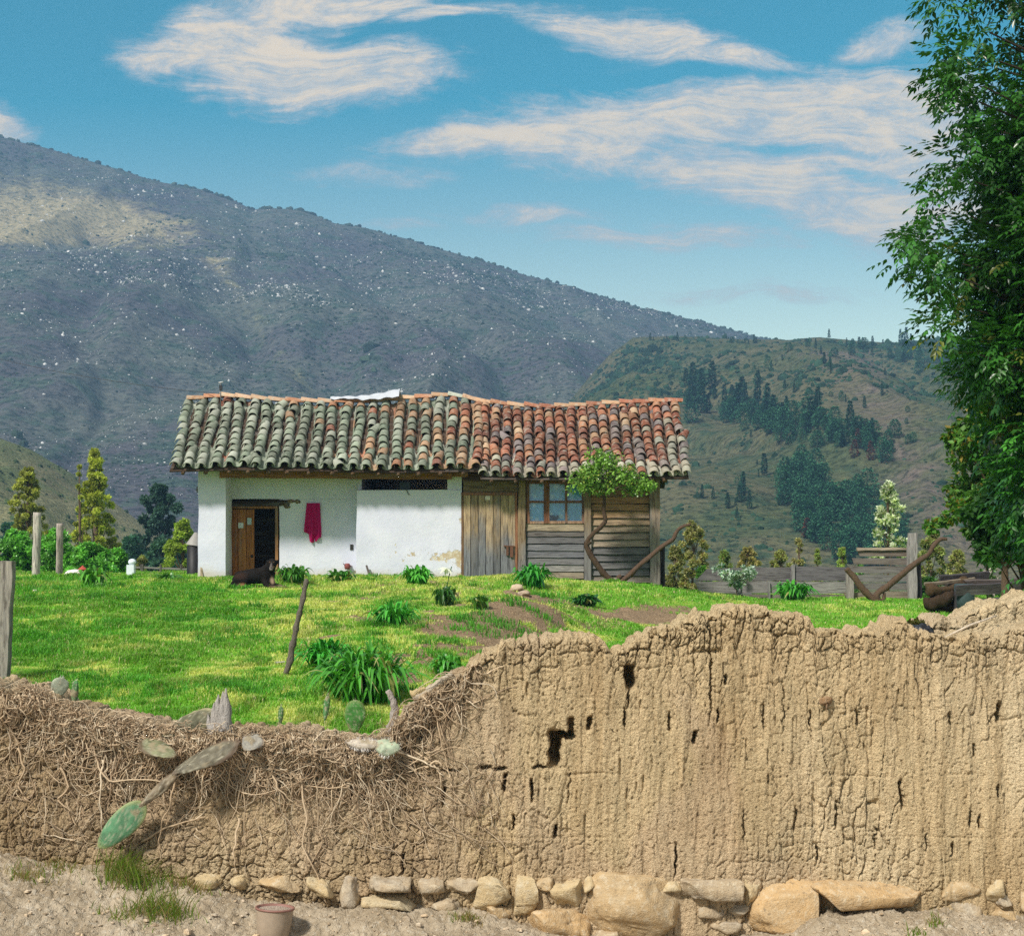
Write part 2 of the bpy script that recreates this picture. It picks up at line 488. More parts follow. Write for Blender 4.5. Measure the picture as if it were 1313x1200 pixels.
# ------------------------------------------------------------------ lawn and ground
def lawn_h(x, Y):
    x = np.asarray(x, float); Y = np.asarray(Y, float)
    t = np.clip((Y - 10.3) / 20.7, 0, 1)
    zl = 1.10 + 0.68 * (0.35 * t + 0.65 * np.sin(t * np.pi / 2) ** 1.2)
    zr = 1.12 + 0.13 * sstep(0, 1, t)
    q = np.clip((Y - 20) / 11, 0, 1)
    a = -0.9 + 0.9 * q; b = 1.0 + 5.2 * q
    edge = .35 * fbm(x * .6, Y * .6, s=5, o=3)
    w = sstep(0, 1, (x + edge - a) / (b - a))
    z = zl * (1 - w) + zr * w
    # second little bank in front of the fence, seen above the wall top
    z = z + .16 * np.exp(-((x - 2.4) / 1.5) ** 2) * sstep(25.8, 27.4, Y) * (1 - sstep(29.5, 32, Y))
    z = z + .16 * np.exp(-((x - .35) / .7) ** 2 - ((Y - 21.5) / 2.0) ** 2) - .14 * np.exp(-((x - 1.5) / .8) ** 2 - ((Y - 20.5) / 3.0) ** 2)
    z = z + .095 * fbm(x * .8, Y * .8, s=3, o=4) * sstep(9.9, 12, Y) + .02 * fbm(x * 4, Y * 4, s=9, o=2) * sstep(33, 30, Y)
    d = np.maximum(Y - 35, np.abs(x + 2) - 13)
    z = z - (z + 3.0) * sstep(0, 42, d)
    return z


def lawn_px(px, py):
    """lawn point seen at photo pixel"""
    Y = np.linspace(10.2, 40, 1500); x = (px - CX) / F * Y
    f = (CZ + (HZ - py) / F * Y) - lawn_h(x, Y)
    k = np.argmax(f <= 0) if (f <= 0).any() else int(np.argmin(np.abs(f)))
    return np.array((x[k], Y[k], float(lawn_h(x[k], Y[k]))))


def dirt_mask(x, Y):
    n = .9 * fbm(x * 1.9, Y * 1.4, s=21, o=5)
    def blob(px, py, rx, ry, amt=1.0):
        c = lawn_px(px, py); return amt * np.exp(-(((x - c[0]) / rx) ** 2 + ((Y - c[1]) / ry) ** 2))
    m = blob(672, 800, .85, 3.0, 1.25) + blob(630, 815, .8, 1.8, 1.0) + blob(820, 793, 1.35, 1.2, 1.25) + blob(880, 786, .7, .8, .8) + blob(700, 768, .6, .9, .6) + blob(745, 800, .5, .6, .5) \
        + blob(560, 800, .8, 1.6, .28) + blob(470, 790, .9, 1.4, .22) + blob(1040, 775, .35, .5, .7) + blob(330, 800, .6, 1.5, .25)
    px = x / Y * F + CX
    m = m + .85 * sstep(.14, .40, fbm(x * 2.1, Y * 1.6, s=75, o=4)) * sstep(330, 470, px) * (1 - sstep(640, 720, px)) * (Y < 31.5)
    return np.clip(m * (1 + n) + .35 * n * (m > .05), 0, 1)


def grid(xs, ys):
    X, Y = np.meshgrid(xs, ys, indexing='ij'); k = np.arange(X.size).reshape(X.shape)
    q = np.stack([k[:-1, :-1], k[1:, :-1], k[1:, 1:], k[:-1, 1:]], -1).reshape(-1, 4)
    return X, Y, q


xs = np.concatenate([np.arange(-22, -9, .5), np.arange(-9, 9, .06), np.arange(9, 22.1, .5)])
ys = np.concatenate([np.arange(9.95, 36, .07), np.arange(36, 80, 1.0)])
X, Y, q = grid(xs, ys)
Z = lawn_h(X, Y); dm = dirt_mask(X, Y)
Z = Z + dm * (.05 * fbm(X * 7, Y * 7, s=31, o=3)) * (Y < 35)
cc = np.zeros((X.size, 3)); cc[:, 0] = dm.ravel()
tag(obj('lawn', (np.stack([X, Y, Z], -1).reshape(-1, 3), [q], cc), MAT['soil']), 'sloping green lawn in front of the tiled house', 'lawn', None, 'structure')

X, Y, q = grid(np.linspace(-1500, 1500, 61), np.linspace(60, 1500, 40))
tag(obj('valley_ground', (np.stack([X, Y, -3.05 + 0 * X], -1).reshape(-1, 3), [q], np.full((X.size, 3), (.2, 0, 0))), MAT['meadow']), 'flat valley floor beyond the house', 'ground', None, 'structure')

# ------------------------------------------------------------------ hills
HILLS = {}


def hill(name, label, ridge, D0, D1, zb, mat, shp, amp, fr, seed, tanf, nu=420, nt=150, back=1.25):
    """real slope: rises from distance D0 to a ridge at D1 along every bearing, then falls away behind"""
    rp = np.array(ridge, float)
    px = np.concatenate([np.linspace(-1500, -120, 30)[:-1], np.linspace(-120, 1430, nu), np.linspace(1430, 2800, 30)[1:]])
    zr = CZ + (HZ - np.interp(px, rp[:, 0], rp[:, 1])) / F * D1
    t = np.concatenate([np.linspace(0, 1, nt), 1 + np.linspace(0, 1, 12)[1:] * (back - 1) / (1 - D0 / D1)])
    U, T = np.meshgrid((px - CX) / F, t, indexing='ij'); ZR = np.repeat(zr[:, None], len(t), 1)
    D = D0 + (D1 - D0) * T
    T1 = np.clip(T, 0, 1)
    Xw = U * D
    Zw = zb + (ZR - zb) * shp(T1, U)
    env = np.sin(np.pi * np.clip(T1, 0, 1)) ** .6
    Zw = Zw + amp * env * (fbm(Xw * fr, D * fr * .6, s=seed, o=5) + .55 * (1 - 2 * np.abs(fbm(Xw * fr * 2.2 + 3, D * fr * .7, s=seed + 7, o=4))))
    gx = Xw + .35 * D + 60 * fbm(Xw * .004, D * .004, s=seed + 9, o=2)
    gul = np.abs(fbm(gx * fr * 2.6, D * fr * .35, s=seed + 12, o=3))
    Zw = Zw - amp * .22 * env * np.exp(-(gul / .16) ** 2)
    Zw = Zw + amp * .035 * fbm(Xw * fr * 14, D * fr * 9, s=seed + 3, o=4)
    Zw = Zw - np.clip(T - 1, 0, 9) * (D1 - D0) * .5
    q = np.arange(U.size).reshape(U.shape); k = q
    q = np.stack([k[:-1, :-1], k[1:, :-1], k[1:, 1:], k[:-1, 1:]], -1).reshape(-1, 4)
    V = np.stack([Xw, D, Zw], -1)
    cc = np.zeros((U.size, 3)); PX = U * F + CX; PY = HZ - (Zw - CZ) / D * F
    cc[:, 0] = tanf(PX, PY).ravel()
    o = tag(obj(name, (V.reshape(-1, 3), [q], cc), MAT[mat]), label, 'hill', None, 'structure')
    HILLS[name] = (px, PY[:, :nt], V[:, :nt])
    return o


def hill_px(name, px, py):
    pxs, PYs, V = HILLS[name]
    i = int(np.clip(np.searchsorted(pxs, px), 1, len(pxs) - 1))
    col = np.minimum.accumulate(PYs[i])
    j = int(np.clip(np.searchsorted(-col, -py), 0, V.shape[1] - 1))
    w = (px - pxs[i - 1]) / (pxs[i] - pxs[i - 1])
    return V[i - 1, j] * (1 - w) + V[i, j] * w


def msun_tan(PX, PY):
    return (.95 * np.exp(-((PX + 20) / 190) ** 2 - ((PY - 285 - .05 * PX) / 32) ** 2) + .40 * np.exp(-((PX - 120) / 190) ** 2 - ((PY - 232 - .28 * PX) / 38) ** 2)  # sunlit patch on the upper left, painted into the slope colour
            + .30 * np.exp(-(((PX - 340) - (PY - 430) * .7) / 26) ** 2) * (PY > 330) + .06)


ridge_m = [(-1500, 240), (-500, 120), (-150, 135), (0, 176), (60, 190), (130, 212), (200, 232), (260, 244), (300, 257), (322, 269), (350, 267), (385, 270), (430, 287), (470, 293), (560, 318), (650, 345), (740, 372), (830, 397), (900, 413), (960, 429), (1000, 438), (1100, 462), (1300, 500), (1700, 560), (2800, 600)]
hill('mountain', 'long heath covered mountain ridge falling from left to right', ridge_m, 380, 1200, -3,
     'heath', lambda t, u: .10 * t + .90 * t ** 1.35, 27, .0048, 41, msun_tan, 620, 230)
ridge_h = [(-1500, 760), (560, 740), (640, 640), (690, 565), (735, 508), (758, 480), (785, 452), (812, 433), (850, 431), (900, 433), (985, 437), (1050, 433), (1110, 438), (1160, 441), (1230, 436), (1400, 420), (1800, 430), (2800, 470)]
hill('wooded_hill', 'nearer green hill with pine woods on the right', ridge_h, 200, 640, -3,
     'scrub', lambda t, u: .25 * t + .75 * t ** 1.15, 15, .0085, 77,
     lambda PX, PY: .45 * np.exp(-((PX - 1150 - (PY - 560) * .6) / 90) ** 2) * (PY > 450) + .25 * np.exp(-((PX - 900) / 120) ** 2 - ((PY - 455) / 18) ** 2) + .05, 520, 190)
ridge_l = [(-1500, 520), (-300, 520), (-60, 545), (0, 562), (40, 577), (90, 606), (140, 640), (200, 684), (250, 722), (300, 752), (420, 800), (2800, 900)]
hill('low_hill', 'low dry spur running down behind the left trees', ridge_l, 130, 270, -6,
     'meadow', lambda t, u: t ** 1.1, 3.0, .03, 13, lambda PX, PY: .35 + .2 * (PY > 640), 300, 90)

# boulders and bushes scattered over the mountain, too many to count
def scatter_blobs(name, pts, rad, cols, mat, label, cat, flat=.8, seed=0):
    g = rng(seed); n = len(pts)
    nu, nv = 6, 4
    th = np.arange(nu) * 2 * np.pi / nu; ph = np.array((.15, 1.0, 1.9, 2.9))
    B = np.stack([np.sin(ph)[:, None] * np.cos(th), np.sin(ph)[:, None] * np.sin(th), np.cos(ph)[:, None] + 0 * th], -1).reshape(-1, 3)
    k = np.arange(nu * nv).reshape(nv, nu); k2 = np.roll(k, -1, 1)
    q = np.stack([k[:-1], k[1:], k2[1:], k2[:-1]], -1).reshape(-1, 4)
    sc = rad[:, None, None] * g.uniform(.55, 1.25, (n, 1, 3)) * np.array((1, 1, flat))
    V = pts[:, None] + B[None] * sc * g.uniform(.7, 1.2, (n, nu * nv, 1))
    Q = (np.arange(n)[:, None, None] * nu * nv + q[None]).reshape(-1, 4)
    return tag(obj(name, (V.reshape(-1, 3), [Q], np.repeat(cols, nu * nv, 0)), MAT[mat], smooth=False), label, cat, None, 'stuff')


def hill_points(name, n, seed, dens, pxr=(-90, 1400), tmin=.05, tmax=.99):
    g = rng(seed); pxs, PYs, V = HILLS[name]; out = []
    while len(out) < n:
        i = g.integers(1, len(pxs) - 1, 4000); j = (g.uniform(tmin, tmax, 4000) * (V.shape[1] - 2)).astype(int)
        PX, PY = pxs[i], PYs[i, j]
        ok = (PX > pxr[0]) & (PX < pxr[1]) & (g.uniform(0, 1, 4000) < dens(PX, PY, V[i, j]))
        p = V[i, j] + (V[i + 1, j] - V[i, j]) * g.uniform(0, 1, (4000, 1)) + (V[i, j + 1] - V[i, j]) * g.uniform(0, 1, (4000, 1))
        out += list(p[ok])
    return np.array(out[:n])


def dboul(PX, PY, p):
    n = fbm(p[:, 0] * .02, p[:, 1] * .02, s=55, o=4)
    return np.clip(.22 + 1.2 * (n - .05), .06, 1) * (PY < 640) * (.45 + .55 * (PY < 420))


g = rng(5)
pts = hill_points('mountain', 8000, 6, dboul)
rad = np.minimum(.24 * (1 + g.pareto(2.6, len(pts))), 1.35) * (pts[:, 1] / 900) ** .7
scatter_blobs('boulders', pts, rad, np.repeat(g.uniform(.55, .85, (len(pts), 1)), 3, 1) * np.array((1, .97, .92)), 'boulder', 'pale boulders strewn over the dark mountain slope', 'boulders', .8, 7)
pts = hill_points('mountain', 9000, 8, lambda PX, PY, p: np.clip(.25 + 1.6 * fbm(p[:, 0] * .012, p[:, 1] * .012, s=66, o=4), .05, 1))
ridge_pts = np.array([HILLS['mountain'][2][int(i), -1] for i in g.uniform(30, 640, 420)])
pts = np.concatenate([pts, ridge_pts])
rad = g.uniform(.5, 1.3, len(pts)) * (pts[:, 1] / 800); rad[-420:] *= g.uniform(.6, 1.9, 420)
big = np.array([hill_px('mountain', a, b) for a, b in ((110, 314), (335, 327), (350, 329), (362, 331), (475, 448), (470, 462), (480, 478), (345, 268), (358, 266), (372, 267), (385, 270), (395, 273), (448, 290), (20, 560), (30, 572))])
pts = np.concatenate([pts, big]); rad = np.concatenate([rad, g.uniform(3.0, 5.0, len(big))])
scatter_blobs('shrubs', pts, rad, np.array((.03, .045, .028)) * g.uniform(.6, 2.2, (len(pts), 1)) , 'boulder', 'dark low shrubs dotted over the mountain slope', 'shrubs', .7, 9)
pts = hill_points('wooded_hill', 7500, 10, lambda PX, PY, p: np.clip(.25 + 1.5 * fbm(p[:, 0] * .02, p[:, 1] * .02, s=86, o=4), .05, 1) * (.4 + .6 * (PY < 520)), (600, 1430))
rad = .42 * (1 + g.pareto(2.2, len(pts))).clip(0, 4) * (pts[:, 1] / 420)
scatter_blobs('scrub_bushes', pts, rad, np.array((.024, .055, .03)) * g.uniform(.5, 1.7, (len(pts), 1)), 'boulder', 'dark green bushes dotted over the nearer hill', 'bushes', .8, 11)
pts = hill_points('low_hill', 420, 12, lambda PX, PY, p: .5 + 0 * PX, (-90, 330))
scatter_blobs('hill_bushes', pts, g.uniform(.2, .6, len(pts)), np.array((.05, .075, .03)) * g.uniform(.6, 1.6, (len(pts), 1)), 'boulder', 'small bushes on the low dry spur', 'bushes', .8, 13)

# ------------------------------------------------------------------ eroded earth wall
TOP = np.array([(-400, 870), (-100, 872), (0, 880), (30, 886), (60, 895), (100, 914), (150, 922), (200, 932), (260, 938), (320, 940), (380, 937), (430, 946), (470, 956), (498, 948), (508, 926), (520, 910), (545, 890), (575, 868), (600, 850), (630, 833), (660, 822), (700, 815), (740, 813), (768, 822), (786, 838), (798, 831), (815, 816), (850, 808), (880, 798), (905, 786), (930, 782), (960, 780), (984, 783), (987, 791), (1030, 786), (1040, 791), (1046, 806), (1080, 812), (1120, 812), (1146, 806), (1152, 798), (1163, 797), (1168, 806), (1180, 812), (1230, 818), (1280, 812), (1313, 802), (1500, 792), (1700, 800)], float)
YW = 9.62


def wx(px): return (px - CX) / F * YW
def wz(py): return CZ + (HZ - py) / F * YW


EXPL = [  # px, py, half width px, half height px, depth
    (712, 962, 6.5, 20, .16), (726, 944, 10, 4.5, .14), (731, 930, 4, 9, .10), (757, 926, 3.5, 8, .09), (808, 868, 5.5, 13, .14), (806, 890, 2, 14, .04),
    (858, 925, 2, 11, .05), (891, 946, 3, 7, .09), (932, 872, 2.2, 6, .06), (1157, 1018, 2.6, 16, .09), (1283, 915, 3.5, 11, .10), (1255, 963, 2, 7, .07), (1283, 1015, 2, 8, .06),
    (1259, 1055, 2.3, 8, .06), (1074, 1045, 1.8, 16, .06), (1048, 1095, 1.8, 10, .06), (866, 1102, 1.5, 18, .06), (1040, 922, 1.6, 10, .05), (1099, 920, 2, 9, .05), (1222, 925, 2, 9, .05),
    (979, 917, 1.4, 16, .04), (920, 918, 1.3, 9, .05), (800, 920, 1.5, 12, .05), (681, 1014, 1.8, 13, .08), (648, 1003, 3, 10, .08), (711, 1066, 2.5, 7, .08), (659, 1055, 1.5, 9, .05),
    (620, 985, 10, 2.2, .05), (642, 986, 9, 2, .06), (692, 984, 10, 1.8, .05), (580, 988, 14, 1.6, .04), (569, 1020, 2, 14, .05), (536, 942, 4, 6, .08), (449, 1010, 1.6, 16, .06), (517, 1110, 1.5, 14, .06),
    (464, 1025, 2, 7, .06), (730, 1010, 1.2, 22, .02), (1005, 905, 1.2, 30, .02), (911, 860, 1.6, 60, .035), (955, 1060, 1.2, 20, .03), (1190, 1080, 1.6, 10, .05), (1222, 1090, 2, 8, .05), (1245, 1050, 2, 10, .05), (1125, 1075, 1.5, 12, .04), (1020, 1050, 1.4, 14, .04)]
gg = rng(99)
RS = [(gg.uniform(560, 1400), gg.uniform(840, 1110), gg.uniform(.7, 1.6), gg.uniform(10, 34), gg.uniform(.008, .03)) for _ in range(110)]


def wall_relief(x, z, h):
    """inward depth (m) of the weathered face; h = metres below the crest"""
    px = x / YW * F + CX; py = HZ - (z - CZ) / YW * F
    left = 1 - sstep(520, 600, px + 18 * fbm(x * 3, z * 3, s=2, o=2))
    crest = np.exp(-(h / .26) ** 2) * (.75 + .5 * fbm(x * 2.2, z * 2.2, s=8, o=2))
    foot = sstep(1040, 1110, py + 25 * fbm(x * 2.5, z * 2.0, s=12, o=2)) * .8
    wxn = x + .045 * fbm(x * 3.1, z * 3.1, s=4, o=3)
    d = .055 * fbm(x * .9, z * .8, s=20, o=3)
    fl = fbm(wxn * 10, z * .85, s=22, o=3)
    d = d + (.030 + .012 * foot) * np.abs(fl) ** .6 * (1 - left * .7) * (.6 + .5 * fbm(x * 1.4, z * 1.4, s=23, o=2))
    d = d - .014 * fbm(wxn * 22, z * 2.4, s=24, o=2) * (1 - left * .5)
    # shrinkage cracks: tall cells on the smooth face, blocky ones on the crest and on the left part
    f1, f2, c = worley(wxn * 15 + .6 * fbm(x * 8, z * 8, s=6, o=2), z * 9, 31)
    ck = np.exp(-((f2 - f1) / .085) ** 2)
    amt = np.clip(crest * 1.1 + left * .58 + foot * .30 + .50 * fbm(x * 1.8, z * 1.5, s=40, o=3) - .08, 0, 1.15)
    d = d + amt * (.040 * ck + .020 * (c - .5))
    f1, f2, c2 = worley(wxn * 31 + .5 * fbm(x * 13, z * 13, s=16, o=2), z * 24, 33)
    ck2 = np.exp(-((f2 - f1) / .11) ** 2)
    d = d + np.clip(amt - .12, 0, 1) * (.018 * ck2 + .010 * (c2 - .5))
    d = d - .0035 * fbm(x * 24, z * 9, s=50, o=3) - .0032 * fbm(x * 75, z * 60, s=51, o=2)
    # thin upright shrinkage cracks
    for (sx, sz, wd, dp, sd_) in ((7.5, 1.5, .035, .034, 140), (15, 3.2, .05, .022, 150)):
        f1, f2, c = worley(x * sx + .9 * fbm(x * 5, z * 2.2, s=sd_, o=3), z * sz, sd_)
        d = d + dp * np.exp(-((f2 - f1) / wd) ** 2) * np.clip(.0 + 1.5 * fbm(x * 1.3, z * 1.1, s=sd_ + 3, o=3), 0, 1) * (1 - .7 * left)
    d = d + .0065 * np.abs(fbm(wxn * 46, z * 2.2, s=160, o=3)) * (1 - left) + .004 * fbm(wxn * 95, z * 6, s=165, o=2) * (1 - left)
    # the left part is eaten back below its root mat
    d = d + left * (.07 * sstep(.12, .3, h) * (1 - sstep(.55, 1.0, h)) + .05 * np.abs(fbm(x * 4, z * 4, s=60, o=3)))
    for zl, am in ((.93, 1.0), (.50, .6), (1.38, .7)):
        zz_ = z - zl - .02 * fbm(x * 1.5, x * 0, s=int(zl * 100), o=3)
        d = d + .016 * am * np.exp(-(zz_ / .008) ** 2) * np.clip(.25 + 1.6 * fbm(x * 1.7, x * 0 + zl, s=88, o=3), 0, 1)
    pits = vnoise(x * 62, z * 52, s=57); d = d + .012 * sstep(.72, .9, pits) - .010 * sstep(-.74, -.9, pits)
    for (a, b, hw, hh, dep) in EXPL:
        e = np.abs((px - a + 2.0 * vnoise(py * .12, py * 0 + a, s=3) + 1.2 * vnoise(py * .4, px * .4, s=5)) / (hw * (1.1 if dep > .12 else .85))) ** 5 + np.abs((py - b + 1.5 * vnoise(px * .3, py * 0 + b, s=6)) / (hh * 1.05)) ** 5
        d = d + min(.36, dep * (2.1 if dep > .12 else 1.5)) * np.exp(-e)
    for (a, b, hw, hh, dep) in RS:
        vy = (py - b) / hh
        d = d + dep * np.exp(-np.abs((px - a) / hw) ** 2.5) * (vy > -1) * np.exp(-np.clip(vy + 1, 0, 9) * 1.1) * np.clip((vy + 1) * 8, 0, 1)
    return d


def wall_colour(x, z):
    px = x / YW * F + CX; py = HZ - (z - CZ) / YW * F
    left = (1 - sstep(500, 640, px + 40 * fbm(x * 2, z * 2, s=2, o=3)))[:, None]
    a = np.array((.60, .465, .275)); b = np.array((.44, .33, .195)); pale = np.array((.70, .57, .37))
    c = a * (1 - left) + b * left
    k = sstep(-.05, .45, fbm(x * .9, z * .6, s=71, o=4))[:, None] * .75
    c = c * (1 - k) + pale * k
    k2 = sstep(.05, .4, fbm(x * 1.6 + 4, z * .9, s=75, o=4))[:, None] * .6
    return c * (1 - k2) + np.array((.54, .415, .275)) * k2


def earth_wall(px0, px1, top, yw, thick, zbot, fine, relief, xs=None):
    if xs is None:
        xs = np.concatenate([np.arange((px0 - CX) / F * yw, (-40 - CX) / F * yw, .04), np.arange((-40 - CX) / F * yw, (1350 - CX) / F * yw, fine), np.arange((1350 - CX) / F * yw, (px1 - CX) / F * yw, .04)])
    zt = CZ + (HZ - np.interp(xs / yw * F + CX, top[:, 0], top[:, 1])) / F * yw
    f1, f2, c = worley(xs * 9, xs * 0 + .5, 82)
    zt = zt + .026 * fbm(xs * 7, xs * 0, s=80, o=4) + .016 * vnoise(xs * 30, xs * 0, s=84) + .03 * (c - .5) - .025 * np.exp(-((f2 - f1) / .10) ** 2)
    nf = int(2.1 / fine); r = .07
    S = np.linspace(0, 1, nf); A = np.linspace(0, np.pi / 2, 14)[1:]
    xx = xs[:, None]
    r = .045; H = (zt - r - zbot)[:, None]
    yf = np.concatenate([0 * S, r * (1 - np.cos(A)), np.linspace(r, thick - r, int(thick / .02))[1:], thick - r + r * np.sin(A), np.full(8, thick)])
    zz = np.concatenate([zbot + H * S, (zt - r)[:, None] + r * np.sin(A), zt[:, None] + 0 * np.linspace(r, thick - r, int(thick / .02))[1:], (zt - r)[:, None] + r * np.cos(A), zbot + H * np.linspace(1, 0, 9)[1:]], 1)
    XX = np.repeat(xx, zz.shape[1], 1); YY = np.repeat((yw + yf)[None], len(xs), 0)
    hh = zt[:, None] - zz
    hh[:, nf:] = np.maximum(hh[:, nf:], 0)
    flat = lambda a: a.ravel()
    front = np.zeros(zz.shape[1]); front[:nf] = 1; front[nf:nf + 13] = np.cos(A)
    d = np.zeros_like(zz)
    d[:, :nf + 13] = relief(flat(XX[:, :nf + 13]), flat(zz[:, :nf + 13]), flat(hh[:, :nf + 13])).reshape(len(xs), nf + 13)
    YY = YY + d * front - .02 * hh * 0
    # crumbly top
    tt = slice(nf + 4, zz.shape[1] - 8)
    f1, f2, c = worley(flat(XX[:, tt]) * 16, flat(YY[:, tt]) * 16, 91)
    zz[:, tt] += (.03 * fbm(flat(XX[:, tt]) * 5, flat(YY[:, tt]) * 5, s=90, o=4) - .018 * np.exp(-((f2 - f1) / .12) ** 2) + .015 * (c - .5)).reshape(XX[:, tt].shape)
    k = np.arange(zz.size).reshape(zz.shape)
    q = np.stack([k[:-1, :-1], k[1:, :-1], k[1:, 1:], k[:-1, 1:]], -1).reshape(-1, 4)
    V = np.stack([XX, YY, zz], -1)
    return V, q, nf, xs


V, q, nf, wxs = earth_wall(-400, 1700, TOP, YW, .52, -.25, .0066, wall_relief)
WV = V
WALL = empty('earth_wall', (0, YW + .25, -.25), 'long weathered mud wall with cracked face and broken crest across the front', 'wall')
Vf = V.reshape(-1, 3)
obj('wall_body', (Vf, [q], wall_colour(Vf[:, 0], Vf[:, 2])), MAT['adobe'], WALL)


def wall_y(x, z):
    i = int(np.clip(np.searchsorted(wxs, x), 0, len(wxs) - 1)); zc = WV[i, :nf, 2]
    return float(WV[i, int(np.clip(np.searchsorted(zc, z), 0, nf - 1)), 1])


def wall_top(x):
    i = int(np.clip(np.searchsorted(wxs, x), 0, len(wxs) - 1))
    return float(WV[i, nf + 14:-10, 2].max())


# the lower-right return of the wall, standing a little behind
TOP2 = np.array([(1185, 800), (1196, 795), (1203, 786), (1216, 791), (1232, 795), (1250, 783), (1268, 778), (1285, 772), (1297, 767), (1310, 768), (1330, 762), (1500, 752), (1700, 760)], float)
Y2 = 10.75
V2, q2, nf2, _ = earth_wall(1186, 1700, TOP2, Y2, .5, .3, .012, lambda x, z, h: wall_relief(x + 3.3, z - .4, h),
                            np.arange((1186 - CX) / F * Y2, (1700 - CX) / F * Y2, .012))
V2f = V2.reshape(-1, 3)
tag(obj('earth_wall', (V2f, [q2], wall_colour(V2f[:, 0] + 3, V2f[:, 2])), MAT['adobe'], None, (4.3, Y2, .3)), 'short cracked mud wall piece rising behind the right end of the long wall', 'wall')

# ------------------------------------------------------------------ bare earth bank in front
G0 = np.array([(-400, 1085), (0, 1088), (60, 1100), (120, 1112), (200, 1128), (260, 1140), (330, 1158), (420, 1166), (520, 1160), (600, 1165), (660, 1180), (760, 1196), (900, 1204), (1000, 1192), (1045, 1168), (1100, 1158), (1200, 1160), (1250, 1172), (1330, 1180), (1700, 1180)], float)


def bank_h(x, Y):
    z0 = wz(np.interp(x / YW * F + CX, G0[:, 0], G0[:, 1]))
    d = np.clip(YW - .12 - Y, 0, 9)
    z = z0 - .30 * np.minimum(d, 2.2) * (1 + .5 * d) ** .0
    z = z + sstep(2.2, 6.5, d) * 1.4
    return z


xs = np.concatenate([np.arange(-12, -3.75, .1), np.arange(-3.75, 3.75, .011), np.arange(3.75, 12, .1)]); ys = np.concatenate([np.arange(-6, 7.6, .2), np.arange(7.6, 9.0, .03), np.arange(9.0, 9.9, .011)])
X, Y, q = grid(xs, ys)
f1, f2, c = worley(X * 13 + .4 * fbm(X * 6, Y * 6, s=1, o=2), Y * 13, 120); f3, f4, c3 = worley(X * 27, Y * 27, 121)
Z = bank_h(X, Y) + .045 * fbm(X * 2.2, Y * 2.2, s=101, o=4) + .022 * fbm(X * 9, Y * 9, s=104, o=3) - .012 * np.exp(-((f2 - f1) / .12) ** 2) + .016 * (c - .5) + .008 * (c3 - .5) - .006 * np.exp(-((f4 - f3) / .15) ** 2) + .008 * fbm(X * 40, Y * 40, s=108, o=2)
BX, BY, BZ = xs, ys, Z


def bank(x, Y):
    return float(BZ[int(np.clip(np.searchsorted(BX, x), 0, len(BX) - 1)), int(np.clip(np.searchsorted(BY, Y), 0, len(BY) - 1))])


tag(obj('dirt_bank', (np.stack([X, Y, Z], -1).reshape(-1, 3), [q], np.ones((X.size, 3))), MAT['dirt']), 'bare cracked earth bank at the foot of the mud wall', 'ground', None, 'structure')
# ------------------------------------------------------------------ foundation stones (parts of the wall)
def rock(c, half, seed, col, cuts=7, boxy=.62, tilt=0.0, cutd=(.62, .9), nsub=26):
    g = rng(seed)
    m = MB(); m.ell((0, 0, 0), (1, 1, 1), None, col, nsub * 2, nsub, 0, 1, 0, boxy)
    V, f, cc = m.arrays()
    for k in range(cuts):
        n = unit(g.normal(0, 1, 3) * np.array((1, 1.1, 1))); 
        if k % 2: n[1] = -abs(n[1])
        n = unit(n); d = g.uniform(*cutd); e = V @ n - d
        V = V - np.clip(e, 0, 9)[:, None] * n * .93
    V = V * np.array(half)
    s = 1.0 / max(half)
    dn = fbm(V[:, 0] * 6 + seed, V[:, 1] * 6, V[:, 2] * 6, seed, 4) * .028 + fbm(V[:, 0] * 20 + seed, V[:, 1] * 20, V[:, 2] * 26, seed + 5, 3) * .014
    fr = np.abs(fbm(V[:, 0] * 11 + seed, V[:, 1] * 11, V[:, 2] * 11, seed + 9, 2)); dn = dn - .010 * np.exp(-(fr / .05) ** 2)
    V = V + unit(V) * dn[:, None] * min(1, max(half) / .12)
    V = V @ rotm(0, tilt, 0).T + np.array(c)
    return V, f, cc


